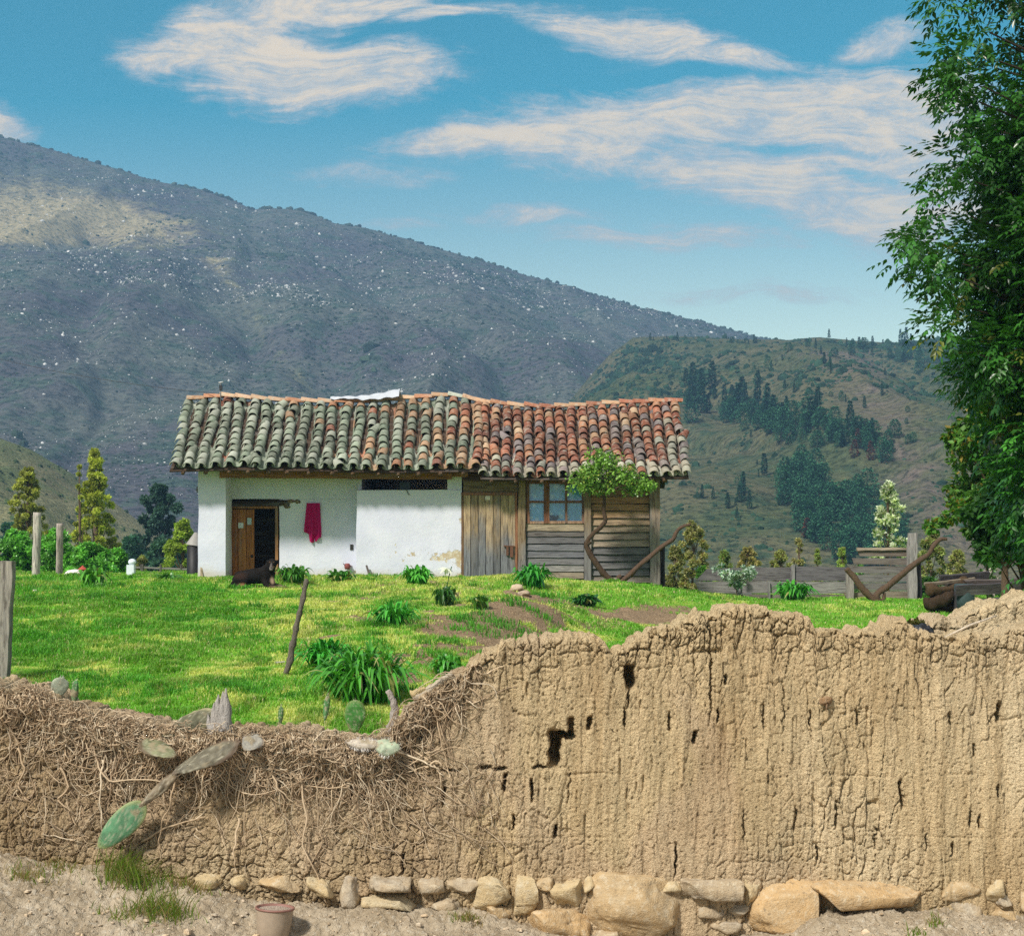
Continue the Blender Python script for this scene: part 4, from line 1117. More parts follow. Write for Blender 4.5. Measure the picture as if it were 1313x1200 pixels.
def place_tile(mb, p, ex, es, en, r, L, col, flip=False, jit=(0, 0, 0)):
    V = TV.copy(); V[:, 0] *= r; V[:, 2] *= r * (.92 if not flip else -.75); V[:, 1] *= L
    a, b, c_ = jit
    es2 = unit(es + en * a + ex * b); ex2 = unit(ex - es2 * (ex @ es2)); en2 = np.cross(ex2, es2)
    W = p + V[:, :1] * ex2 + V[:, 1:2] * es2 + V[:, 2:3] * en2
    q = TQ[:, ::-1] if flip else TQ
    cc = np.tile(col, (len(V), 1)); 
    mb.add(W, q, None, cc)


MOSS = [(.235, .27, .205), (.29, .32, .255), (.20, .24, .18), (.345, .36, .30), (.18, .20, .155)]
CLAY = [(.30, .12, .075), (.235, .09, .06), (.37, .18, .105), (.21, .095, .07), (.32, .14, .085)]
BLUE = [(.20, .165, .165), (.155, .125, .125), (.24, .19, .18)]
OCH = [(.46, .31, .20), (.42, .26, .16), (.37, .22, .135)]


def tile_col(g, px, t, left):
    if left:
        mossy = 1 - float(sstep(582, 606, px - 16 * (1 - t) + g.normal(0, 6)))
        pm = (.86 - .26 * float(sstep(400, 520, px)) - .30 * (t > .9)) * mossy + .12
        u = g.uniform()
        if u < pm: c = MOSS[g.integers(0, 5)]
        elif u < pm + (1 - pm) * .65: c = np.array(OCH[g.integers(0, 3)]) * .9
        else: c = CLAY[g.integers(0, 5)]
    else:
        u = g.uniform(); pm = .70 * float(sstep(.24, .04, t)) + .45 * float(sstep(815, 875, px)) * (t < .75)
        if u < pm: c = ((.38, .36, .28), (.27, .265, .22), (.36, .32, .25))[g.integers(0, 3)]
        elif u < pm + (1 - pm) * .24: c = BLUE[g.integers(0, 3)]
        elif u < pm + (1 - pm) * .34: c = OCH[g.integers(0, 3)]
        else: c = CLAY[g.integers(0, 5)]
    return np.array(c) * g.uniform(.75, 1.2)


def build_roof(left, x0, x1, ncol, label, seed):
    g = rng(seed); mb = MB(); ex = np.array((1.0, 0, 0)); pitch = (x1 - x0) / ncol; exposed = .285 if left else .268
    for side in (1, -1):
        for i in range(ncol + 1):
            xc = x0 + i * pitch
            wob = g.normal(0, .012)
            e, r_ = roof_pt(xc, 0, left), roof_pt(xc, 1, left)
            slope = np.linalg.norm(r_ - e); rows = int(slope / exposed) + 1
            off = g.uniform(-.05, .03)
            for kind in ('pan', 'cover'):
                xx = xc + (pitch / 2 if kind == 'pan' else 0)
                if kind == 'pan' and i == ncol: continue
                if side == -1 and kind == 'cover' and i % 1: continue
                for k in range(rows):
                    sd = off + k * exposed + g.normal(0, .014) + (.07 if kind == 'pan' else 0)
                    t = sd / slope
                    if slope - sd < .10: continue
                    xw = xx + wob + .02 * math.sin(k * .55 + i * 1.7) + g.normal(0, .009) + (-.27 * (t - .35) * (1 - i / ncol) if left else 0)
                    p = roof_pt(xw, t, left); p2 = roof_pt(xw, t + .1, left)
                    if side == -1:
                        p[1] = 2 * YR - p[1]; p2[1] = 2 * YR - p2[1]
                    es = unit(p2 - p); exx = ex * side; en = np.cross(exx, es)
                    px = xw / (YE + (YR - YE) * t) * F + CX
                    c = tile_col(g, px, t, left) * (1 + .45 * float(fbm(np.array([xw * 1.1]), np.array([t * 3.2]), s=70 + seed, o=3)[0]))
                    if kind == 'pan':
                        place_tile(mb, p + en * .055, exx, es, en, .115, min(.40, slope - sd), c, True, (-.05, g.normal(0, .03), 0))
                    else:
                        place_tile(mb, p + en * (.055 + abs(g.normal(0, .010))), exx, es, en, g.uniform(.108, .126) * (1 if left else .93), min(.39, slope + .03 - sd), c, False, (-.10 + g.normal(0, .02), g.normal(0, .05) + (g.normal(0, .22) if g.uniform() < .05 else 0), 0))
    return obj('roof', mb, MAT['roof_tile'], HOUSE, label=label), pitch


XL0, XL1 = hx(228, 32.2), hx(612, 32.2)
XR0, XR1 = hx(622, 32.0), hx(874, 32.4)
roofL, _ = build_roof(True, -7.72, XL1, 22, 'mossy grey green tiled roof over the white walls', 61)
roofR, _ = build_roof(False, XR0 - .02, 3.98, 18, 'red clay tiled roof over the timber walls', 62)


def ridge_caps(root, x0, x1, seed, cols):
    g = rng(seed); mb = MB(); x = x0
    while x < x1:
        L = g.uniform(.38, .46)
        p = np.array((x - .03, YR + g.normal(0, .01), ridge_z(x) + .075 + g.normal(0, .008))); p2 = np.array((x + L, YR, ridge_z(x + L) + .075))
        es = unit(p2 - p); exx = np.array((0, -1.0, 0)); en = np.cross(exx, es)
        place_tile(mb, p, exx, es, en, .125, L + .05, np.array(cols[g.integers(0, len(cols))]) * g.uniform(.85, 1.2), False, (-.06, g.normal(0, .02), 0))
        x += L * .93
    obj('ridge_tiles', mb, MAT['roof_tile'], root)
ridge_caps(roofL, -7.9, XL1 - .1, 5, [OCH[0], CLAY[2], MOSS[3], OCH[1], (.5, .33, .22)]); ridge_caps(roofR, XL1 - .1, 4.0, 6, [CLAY[0], CLAY[2], OCH[1], CLAY[4]])

# dark cane deck and rafters under the tiles
def deck(left, x0, x1):
    mb = MB(); n = 24; xs_ = np.linspace(x0, x1, n)
    for side in (1, -1):
        P0 = np.array([[roof_pt(x, t, left) + np.array((0, .05 * (1 - t), -.035 - dz)) for t in (.0, 1)] for x in xs_ for dz in (0, .04)]).reshape(n, 2, 2, 3)
        if side < 0: P0[..., 1] = 2 * YR - P0[..., 1]
        V = P0.reshape(-1, 3); k = np.arange(n * 4).reshape(n, 2, 2)
        q = [np.stack([k[:-1, 0, 0], k[1:, 0, 0], k[1:, 0, 1], k[:-1, 0, 1]], -1), np.stack([k[:-1, 1, 0], k[:-1, 1, 1], k[1:, 1, 1], k[1:, 1, 0]], -1), np.stack([k[:-1, 0, 0], k[:-1, 1, 0], k[1:, 1, 0], k[1:, 0, 0]], -1)]
        mb.add(V, np.concatenate(q), None, (.075, .05, .035))
    return mb
obj('roof_deck', deck(True, -7.75, XL1 + .05), MAT['board_wood'], roofL); obj('roof_deck', deck(False, XR0 - .1, 4.0), MAT['board_wood'], roofR)
for left, xa, xb in ((True, -7.45, XL1 - .1), (False, XR0 + .15, 3.85)):
    x = xa
    mb = MB(); g = rng(70 + left)
    while x < xb:
        a = roof_pt(x, .02, left) + np.array((0, 0, -.14)); b = roof_pt(x, .98, left) + np.array((0, 0, -.14))
        mb.tube([a, b], .05 * g.uniform(.8, 1.15), (.14, .085, .05), 7); x += g.uniform(.42, .6)
    obj('rafters', mb, MAT['post_wood'], roofL if left else roofR)

# ---- masonry
WORN = lambda V: np.stack([np.ones(len(V)), np.ones(len(V)), np.ones(len(V))], 1)
def wear(V):
    c = np.ones((len(V), 3)); px = V[:, 0] / YF * F + CX; py = HZ - (V[:, 2] - CZ) / YF * F
    low = np.exp(-((py - 712) / 9) ** 2) * sstep(470, 500, px) * .62 + np.exp(-((px - 553) / 14) ** 2 - ((py - 671) / 7) ** 2) * .95 + np.exp(-((px - 578) / 14) ** 2 - ((py - 712) / 16) ** 2) * .35 + np.exp(-((px - 590) / 3) ** 2) * .8 * (py > 615) + np.exp(-((py - 735) / 10) ** 2) * .35
    c[:, 0] = 1 - np.clip(low, 0, 1); c[:, 1] = 1 - .75 * np.exp(-((py - 742) / 12) ** 2) - .25 * np.exp(-((px - 262) / 10) ** 2 - ((py - 735) / 20) ** 2)
    return c
def plaster_box(mb, px0, px1, py0, py1, y0, y1, seed=0, amp=.012):
    mb.box((hx(px0), y0, hz(py1)), (hx(px1), y1, hz(py0)), res=.14, amp=amp, fr=1.8, seed=seed, colfn=wear)


zt = 4.55
m = MB(); plaster_box(m, 254, 289, 592, 760, YF, YF + .72, 1); obj('pier', m, MAT['plaster'], HOUSE)
m = MB(); m.box((hx(254) + .02, YF + .7, ZF), (hx(254) + .38, YB, 4.45), res=.25, amp=.012, fr=1.8, seed=2, colfn=wear)
# gable triangle left
gx0, gx1 = hx(254) + .03, hx(254) + .37
tri = np.array([(gx0, YF + .1, 4.44), (gx0, YB, 4.44), (gx0, YR, 5.75), (gx1, YF + .1, 4.44), (gx1, YB, 4.44), (gx1, YR, 5.75)])
m.add(tri, [(0, 3, 5, 2), (1, 2, 5, 4)], [(0, 2, 1), (3, 4, 5)]); obj('side_wall', m, MAT['plaster'], HOUSE)
m = MB(); m.box((hx(254), YB, ZF), (hx(846), YB + .35, 4.4), res=.3, amp=.012, fr=1.8, seed=3, colfn=wear); obj('back_wall', m, MAT['plaster'], HOUSE)

# porch wall (set back) around the left door; its pixels are at YP
YP = YF + .70
def qx(px): return hx(px, YP)
def qz(py): return hz(py, YP)
m = MB()
def pb(px0, px1, py0, py1, seed): m.box((qx(px0), YP, qz(py1)), (qx(px1), YP + .35, qz(py0)), res=.14, amp=.008, fr=1.8, seed=7, colfn=wear)
pb(281, 460, 596, 640, 4); pb(358, 460, 640.2, 765, 5); pb(281, 292, 640.2, 765, 6)
obj('porch_wall', m, MAT['plaster'], HOUSE)
# broken plaster hole beside the lintel
m = MB(); g = rng(12)
for (px, py, w, h) in ((362, 646, 10, 4), (372, 643, 8, 3), (381, 643, 6, 3.2), (368, 650, 6, 2.2)):
    m.ell((qx(px), YP + .005, qz(py)), (w * SH * .7, .03, h * SH * .8), None, (.16, .11, .07) if h < 4 else (.05, .035, .025), 18, 10, .5, 3, int(px))
obj('broken_plaster', m, MAT['stone'], HOUSE)
# low front wall of the porch, flush with the pier
m = MB(); plaster_box(m, 457, 592, 628, 765, YF, YF + .30, 8); plaster_box(m, 574, 592, 604, 628.3, YF + .003, YF + .29, 9); obj('parapet_wall', m, MAT['plaster'], HOUSE)
m = MB(); m.box((hx(458), YF + .3, ZF), (hx(462), YB, 4.4), res=.3, amp=.01, seed=10, colfn=wear); obj('inner_wall_or_shade_panel', m, MAT['plaster'], HOUSE); m = MB(); m.box((hx(588), YF + .3, ZF), (hx(592), YB, 4.4), res=.3, amp=.01, seed=11, colfn=wear); obj('inner_wall_or_shade_panel', m, MAT['plaster'], HOUSE)
m = MB(); m.box((qx(293), YP + 1.0, ZF), (qx(456), YP + 1.1, 4.4), (.045, .03, .022), res=.4, amp=.01); obj('inner_wall_or_shade_panel', m, MAT['board_wood'], HOUSE, label='added dark panel standing in for the shade inside the doorway')  # added panel, coloured dark for the shade seen through the door
# small black slot and things on the porch wall
m = MB(); m.box((qx(449), YP - .02, qz(705)), (qx(453), YP + .02, qz(698)), (.03, .025, .02), amp=.002); obj('socket', m, MAT['painted'], HOUSE)
# dark things on the open gap
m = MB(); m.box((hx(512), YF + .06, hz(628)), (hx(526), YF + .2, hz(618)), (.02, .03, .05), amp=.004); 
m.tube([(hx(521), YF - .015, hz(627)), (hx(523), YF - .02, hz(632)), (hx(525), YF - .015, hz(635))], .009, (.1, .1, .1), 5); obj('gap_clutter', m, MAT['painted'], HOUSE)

# beams under the eave
m = MB(); m.bar((hx(284), YF - .12, hz(608)), (hx(580), YF - .12, hz(610.5)), .17, .16, (.30, .14, .055), amp=.012, n=24); obj('beam', m, MAT['board_wood'], HOUSE)
m = MB(); m.bar((hx(573), YF - .05, hz(607)), (hx(600), YF - .05, hz(607)), .16, .14, (.34, .17, .07), amp=.008); m.bar((hx(592), YF + .04, hz(601)), (hx(668), YF + .04, hz(603)), .1, .12, (.10, .06, .04), amp=.008); obj('beam', m, MAT['board_wood'], HOUSE, label='short beam end above the plank door')
m = MB(); m.bar((hx(594), YF - .02, hz(611)), (hx(836), YF - .02, hz(613)), .16, .14, (.09, .05, .035), amp=.01, n=20); obj('beam', m, MAT['board_wood'], HOUSE, label='dark beam over the window')

# left door
def leaf_boards(m, xs_, z0, z1, y, cols, seed, amp=.004):
    for k, (a, b) in enumerate(zip(xs_[:-1], xs_[1:])):
        m.box((a + .006, y, z0), (b - .006, y + .04, z1), cols[k % len(cols)] if not callable(cols) else (1, 1, 1), res=.2, amp=amp, fr=3, seed=seed + k * 3, colfn=(None if not callable(cols) else (lambda V, kk=k: cols(V, kk))))
YD = YP + .06
m = MB(); leaf_boards(m, [qx(p) for p in (295, 304.5, 315, 325.5)], 1.25, qz(653), YD, [(.33, .125, .04), (.40, .17, .06), (.36, .14, .045)], 20)
doorL = obj('door', m, MAT['upright_wood'], HOUSE, label='brown plank door leaf half open')
m = MB(); m.box((qx(305), YD - .012, qz(677)), (qx(311.5), YD - .004, qz(670)), (.62, .66, .70), amp=.001); obj('paper_note', m, MAT['cloth'], doorL)
m = MB(); m.box((qx(316.5), YD - .012, qz(672.5)), (qx(322), YD - .004, qz(664)), (.42, .50, .56), amp=.001); obj('paper_note', m, MAT['cloth'], doorL)
m = MB(); m.ell((qx(322.5), YD - .01, qz(713)), (.035, .02, .035), None, (.03, .02, .015), 10, 7); obj('handle', m, MAT['dark_metal'], doorL)
m = MB()      # other leaf swung inward
for k in range(3): m.bar((qx(353.5) - .01, YD + .12 + .27 * k, 2.05), (qx(353.5) - .03, YD + .36 + .27 * k, 2.05), 1.6, .04, (.30, .12, .045), amp=.003)
obj('door', m, MAT['upright_wood'], HOUSE, label='inward opened brown door leaf')
m = MB(); m.box((qx(291.5), YP - .02, 1.2), (qx(295), YP + .2, qz(652)), (.16, .075, .03)); m.box((qx(353), YP - .02, 1.2), (qx(356.5), YP + .2, qz(652)), (.30, .15, .06)); m.box((qx(291.5), YP - .03, qz(652)), (qx(356.5), YP + .2, qz(649)), (.28, .13, .05))
obj('door_frame', m, MAT['upright_wood'], HOUSE)
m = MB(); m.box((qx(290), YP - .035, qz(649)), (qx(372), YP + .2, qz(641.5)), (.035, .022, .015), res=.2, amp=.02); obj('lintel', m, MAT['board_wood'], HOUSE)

# timber half: everything on the front plane
YW2 = YF + .03
def weathered(V, k, top=(.47, .31, .15), low=(.185, .18, .185), z0=None, z1=None, seed=0, var=.25):
    z0 = hz(738) if z0 is None else z0; z1 = hz(640) if z1 is None else z1
    t = np.clip((V[:, 2] - z0) / (z1 - z0), 0, 1); n = fbm(V[:, 0] * 9 + k * 3, V[:, 2] * 1.6 + k, s=seed, o=3)
    f = sstep(.25, .75, t + .35 * n + .12 * math.sin(k * 2.3))[:, None]
    return (np.array(low) * (1 - f) + np.array(top) * f) * (1 + var * math.sin(k * 4.1 + 1))
xb = np.linspace(hx(594), hx(661), 8)
m = MB(); leaf_boards(m, xb, 1.25, hz(635), YF, lambda V, k: weathered(V, k, (.36, .265, .165), (.165, .17, .185)), 40)
doorR = obj('door', m, MAT['upright_wood'], HOUSE, label='closed door of weathered upright planks')
m = MB(); m.box((hx(622), YF - .014, hz(641)), (hx(628.5), YF - .005, hz(636)), (.66, .60, .52), amp=.001); obj('paper_note', m, MAT['cloth'], doorR)
m = MB(); m.bar((hx(646), YF - .03, hz(700)), (hx(660), YF - .03, hz(700)), .03, .03, (.14, .065, .04)); m.box((hx(649), YF - .05, hz(712)), (hx(652), YF - .01, hz(700)), (.14, .065, .04)); m.box((hx(654), YF - .05, hz(714)), (hx(658), YF - .01, hz(701)), (.16, .07, .045)); obj('latch', m, MAT['dark_metal'], doorR)
m = MB(); m.box((hx(591.5), YF - .01, 1.2), (hx(594.5), YF + .1, hz(633)), (.20, .12, .07)); m.box((hx(660.5), YF - .02, 1.2), (hx(663.5), YF + .1, hz(633)), (.28, .13, .07)); m.box((hx(591.5), YF - .02, hz(635)), (hx(663.5), YF + .1, hz(631.5)), (.27, .13, .08)); obj('door_frame', m, MAT['upright_wood'], HOUSE, label='thin brown frame of the weathered plank door')
m = MB(); m.box((hx(594), YF + .01, hz(631.3)), (hx(664), YF + .06, hz(617)), (.21, .15, .09), amp=.006); m.box((hx(593), YF + .02, hz(617)), (hx(665), YF + .06, hz(600)), (.20, .13, .08), amp=.006); obj('board_wall', m, MAT['board_wood'], HOUSE, label='boards above the plank door')


def post(px0, px1, py0, py1, col, y0=YF - .08, y1=YF + .12, label=None, low=(.20, .19, .19)):
    m = MB(); m.box((hx(px0), y0, hz(py1)), (hx(px1), y1, hz(py0)), res=.15, amp=.01, fr=2.2, seed=int(px0), colfn=lambda V: weathered(V, px0, col, low, hz(745), hz(625), 3, 0))
    return obj('post', m, MAT['upright_wood'], HOUSE, label=label)
post(664.5, 674, 604, 768, (.27, .19, .115)); post(749, 757.5, 604, 780, (.25, .18, .12)); post(833, 846, 610, 775, (.28, .20, .14), low=(.23, .20, .18))
m = MB(); m.box((hx(846.5), YF + .05, hz(775)), (hx(853), YF + .3, hz(700)), (.035, .03, .03), amp=.01); obj('post', m, MAT['upright_wood'], HOUSE, label='dark stub post against the corner post')


def boards(rows, x0, x1, y, name, label, seed, lap=.03):
    m = MB(); g = rng(seed)
    for k, (pa, pb_, c) in enumerate(rows):
        za, zb = hz(pb_), hz(pa); w = g.uniform(-.008, .008)
        def sk(V, za=za, zb=zb, w=w):
            V = V.copy(); f = (V[:, 0] - x0) / (x1 - x0); V[:, 2] += w * f + .008 * fbm(V[:, 0] * 3 + k * 9, V[:, 0] * 0, s=seed, o=2); V[:, 1] -= lap * (zb - V[:, 2]) / (zb - za); return V
        m.box((x0 + g.uniform(0, .015), y, za + .006), (x1 - g.uniform(0, .015), y + .03, zb - .004), c, .2, .004, 3, seed + k * 7, sk)
    return obj(name, m, MAT['board_wood'], HOUSE, label=label)


g_ = lambda v: (v, v * .96, v * .95)
boards([(671, 681, (.34, .275, .19)), (681, 688, (.13, .115, .105)), (688, 697, (.15, .145, .15)), (697, 706, (.16, .16, .17)), (706, 715, (.15, .15, .165)), (715, 724, (.17, .165, .17)), (724, 733, (.26, .245, .23)), (733, 742, (.28, .23, .17)), (742, 754, (.24, .17, .12)), (754, 770, (.18, .13, .1))],
       hx(674), hx(749), YF + .02, 'board_wall', 'grey weathered boards under the window', 90)
rr = np.linspace(618, 766, 17); cols = [(.31, .165, .08), (.34, .185, .09), (.38, .22, .11), (.36, .21, .105), (.37, .235, .13), (.32, .23, .15), (.30, .235, .165), (.26, .21, .16), (.30, .24, .18), g_(.15), g_(.13), g_(.14), g_(.15), (.25, .21, .17), (.30, .23, .16), (.29, .21, .14)]
boards([(rr[k], rr[k + 1], cols[k]) for k in range(16)], hx(757.5), hx(833), YF + .03, 'board_wall', 'lapped boards fading from brown to grey beside the corner post', 93, .055)
m = MB(); m.box((hx(838), YF + .14, ZF), (hx(842), YB, 4.4), (.22, .15, .1), res=.3, amp=.01)
gx0, gx1 = hx(838), hx(842)
tri = np.array([(gx0, YF + .1, 4.39), (gx0, YB, 4.39), (gx0, YR, 5.7), (gx1, YF + .1, 4.39), (gx1, YB, 4.39), (gx1, YR, 5.7)])
m.add(tri, [(0, 3, 5, 2), (1, 2, 5, 4)], [(0, 2, 1), (3, 4, 5)], (.2, .14, .1)); obj('side_wall', m, MAT['board_wood'], HOUSE, label='timber end wall')

# window
FR = (.23, .105, .06)
wf = MB()
for a, b in ((675, 679), (697.5, 704.5), (724.5, 727.5), (746, 749.5)): wf.box((hx(a), YF - .01, hz(671)), (hx(b), YF + .06, hz(616)), FR, amp=.004)
for a, b in ((616, 620.5), (642, 644.8), (668, 671.5)):
    for c0, c1 in ((679, 697.5), (704.5, 724.5), (727.5, 746)): wf.box((hx(c0), YF - .006, hz(b)), (hx(c1), YF + .055, hz(a)), FR if a < 660 else (.33, .2, .13), amp=.003)
WIN = obj('window', wf, MAT['upright_wood'], HOUSE, label='six pane window with brown frame')
mm, t = newmat('window_glass'); 
fr_ = t.n('ShaderNodeFresnel', IOR=1.5); ff = t.math('ADD', t.math('MULTIPLY', fr_.outputs[0], .9), .02); gl = t.n('ShaderNodeBsdfGlossy', Roughness=.03); tp = t.n('ShaderNodeBsdfTransparent', Color=(.88, .95, 1, 1))
ms = t.n('ShaderNodeMixShader', Fac=ff); t.set(ms.inputs[1], tp.outputs[0]); t.set(ms.inputs[2], gl.outputs[0]); oo = t.n('ShaderNodeOutputMaterial'); t.nt.links.new(ms.outputs[0], oo.inputs[0]); MAT['glass'] = mm
m = MB()
for c0, c1 in ((679, 697.5), (704.5, 724.5), (727.5, 746)):
    for a, b in ((620.5, 642), (644.8, 668)): m.box((hx(c0), YF + .022, hz(b)), (hx(c1), YF + .028, hz(a)), amp=0, res=9)
obj('panes', m, MAT['glass'], WIN)
mm, t = newmat('lace'); p = t.opos(); v = t.n('ShaderNodeTexVoronoi', Scale=6.5); t.set(v.inputs['Vector'], t.scale(p, (1, .02, 1)))
n_ = t.noise(p, 9, 5, .7); f = t.math('ADD', t.ramp(v.outputs['Distance'], .5, .1), t.math('MULTIPLY', n_, .6))
t.out(t.mix(t.ramp(f, .35, 1.0), (.42, .74, .97, 1), (.98, 1.0, 1.0, 1)), .9, None, .1); MAT['lace'] = mm
xg = np.linspace(hx(676), hx(749), 80); zg = np.linspace(hz(670), hz(617), 10); X, Z, q = grid(xg, zg)
m = MB(); m.add(np.stack([X, YF + .075 + .012 * np.sin(X * 34), Z], -1).reshape(-1, 3), q); m.add(np.stack([X, YF + .082 + .012 * np.sin(X * 34), Z], -1).reshape(-1, 3), q[:, ::-1]); obj('lace_curtain', m, MAT['lace'], WIN)
m = MB(); g = rng(9); p0 = np.array((hx(712), YF + .055, hz(667)))
C = np.repeat(p0[None], 26, 0) + g.normal(0, 1, (26, 3)) * (.07, .006, .04); C[:, 2] = np.maximum(C[:, 2], p0[2]); C[:, 1] = YF + .05
V, f, c = leaves(C, unit(g.normal(0, 1, (26, 3)) * (1, .1, 1)), np.tile((0, -1.0, 0), (26, 1)), .09, .022, np.tile((.02, .10, .12), (26, 1))); obj('sill_plant', (V, f, c), MAT['leaf'], WIN)

# roof extras
m = MB(); p = P(283, 512, 33.9); m.tube([p + np.array((0, 0, -.35)), p + np.array((0, 0, .42))], .014, (.12, .12, .12), 6); m.box(p + np.array((-.035, -.03, .22)), p + np.array((.035, .03, .34)), (.03, .03, .035)); m.tube([p + np.array((-.05, 0, .40)), p + np.array((.06, 0, .42))], .016, (.6, .6, .6), 6); obj('antenna', m, MAT['dark_metal'], roofL)
# plastic sheet
xs_ = np.linspace(hx(424, 34.3), hx(513, 34.3), 46); ss = np.linspace(-1, 1, 15); X, S, q = grid(xs_, ss)
u = (X - xs_[0]) / (xs_[-1] - xs_[0]); wdt = .10 + .26 * u ** 1.2
Yy = YR + S * wdt - .02; zr = np.interp(X, np.linspace(-9, 5, 400), ridge_z(np.linspace(-9, 5, 400)))
Zz = zr + .20 + .06 * u - np.abs(S) ** 1.3 * wdt * .60 + .028 * fbm(X * 5, S * 2, s=3, o=3) + .02 * np.abs(np.sin(X * 9 + S * 2)) + .06 * u ** 4
m = MB(); V = np.stack([X, Yy, Zz], -1).reshape(-1, 3); m.add(V, q[:, ::-1], None, (.50, .52, .56)); m.add(V - (0, 0, .006), q, None, (.50, .52, .56))
tag(obj('plastic_sheet', m, MAT['plastic'], None, (xs_[20], YR, V[:, 2].mean())), 'crumpled pale plastic sheet lying over the mossy roof ridge', 'sheet')

# towel on the porch wall
nu, nv = 34, 40; U, Vv, q = grid(np.linspace(0, 1, nu), np.linspace(0, 1, nv))
lx = 393.5 - 3.2 * Vv; rx = 410.5 + 2.2 * Vv
bot = np.interp(U[:, 0], [0, .28, .32, .45, .7, .85, 1], [682, 685, 694, 696, 694, 690, 689]); px = lx + (rx - lx) * U; py = 645 + (bot[:, None] - 645) * Vv
yy = YP - .05 - .034 * np.sin(U * 15 + 2 * Vv) * (.4 + Vv) - .01 * np.sin(U * 31)
V = np.stack([hx(px, YP), yy, hz(py, YP)], -1).reshape(-1, 3)
fold = sstep(.0, .25, np.abs(U - .3)).reshape(-1, 1)
m = MB(); cc = np.tile((.44, .010, .11), (len(V), 1)); m.add(V, q, None, cc); m.add(V + (0, .012, 0), q[:, ::-1], None, cc)
tag(obj('towel', m, MAT['cloth'], None, (hx(402, YP), YP - .03, hz(690, YP))), 'crimson pink towel hanging on the white porch wall', 'towel')

# small things by the house
m = MB(); p = np.array((qx(446), YP - .1, qz(726))); m.lathe(p - (0, 0, .07), [(.001, 0), (.055, 0), (.075, .06), (.06, .12), (.05, .14), (.04, .11)], 14, (.22, .055, .05)); m.tube([p + (.05, 0, .02), p + (.13, -.02, -.01)], (.02, .008), (.08, .04, .05), 7); m.tube([p + (-.06, 0, .03), p + (-.10, 0, .07)], (.014, .008), (.1, .05, .06), 6)
tag(obj('watering_pot', m, MAT['painted'], None, p - (0, 0, .07)), 'small dark red spouted pot by the foot of the porch wall', 'pot')
m = MB(); m.tube([P(475, 741, 32.1), P(470, 725, 32.32)], (.03, .022), (.12, .10, .085), 7, True, .2); tag(obj('short_stake', m, MAT['bark'], None, P(475, 741, 32.1)), 'short dark stake leaning against the white front wall', 'stake')
# black drum with cone cover at the left end
DR = empty('drum', (hx(249), YF + .9, 1.45), 'black drum with a grey conical cover by the left corner of the house', 'drum')
c = np.array((hx(249, YF + .9), YF + .9, 0)); s9 = (YF + .9) / F
m = MB(); m.lathe((c[0], c[1], 1.3), [(.001, 0), (9 * s9, 0), (9.6 * s9, .25), (9 * s9, hz(698, YF + .9) - 1.3 - .02), (.001, hz(698, YF + .9) - 1.3)], 18, (.012, .011, .012)); obj('body', m, MAT['painted'], DR)
m = MB(); m.lathe((c[0], c[1], hz(699, YF + .9)), [(10.5 * s9, 0), (10 * s9, .03), (2 * s9, .30), (.001, .31)], 14, (.30, .28, .26), rotm(0, R(8), 0)); obj('cover', m, MAT['painted'], DR)
m = MB(); m.bar((hx(259.5), YF - .1, 1.4), (hx(257), YF + .15, 2.45), .10, .05, (.38, .30, .2)); tag(obj('leaning_plank', m, MAT['upright_wood'], None, (hx(259), YF - .1, 1.5)), 'short pale plank leaning on the left white pier', 'plank')
# bracket on left wall
m = MB(); m.ell((hx(251.5), YF + .25, hz(627)), (.05, .05, .07), None, (.06, .035, .03), 10, 8, .4, 3); m.bar((hx(254.5), YF + .25, hz(626)), (hx(250), YF + .25, hz(626)), .03, .03, (.05, .04, .03)); obj('bracket', m, MAT['painted'], HOUSE)

# power cable to the antenna
a = P(-260, 372, 46); b = P(283, 505, 33.9); t_ = np.linspace(0, 1, 40); pth = a + (b - a) * t_[:, None]; pth[:, 2] -= 1.1 * 4 * t_ * (1 - t_) * .5
m = MB(); m.tube(pth, .007, (.05, .05, .06), 5); tag(obj('power_cable', m, MAT['painted'], None, b), 'thin dark cable running from the left to the roof antenna', 'cable')

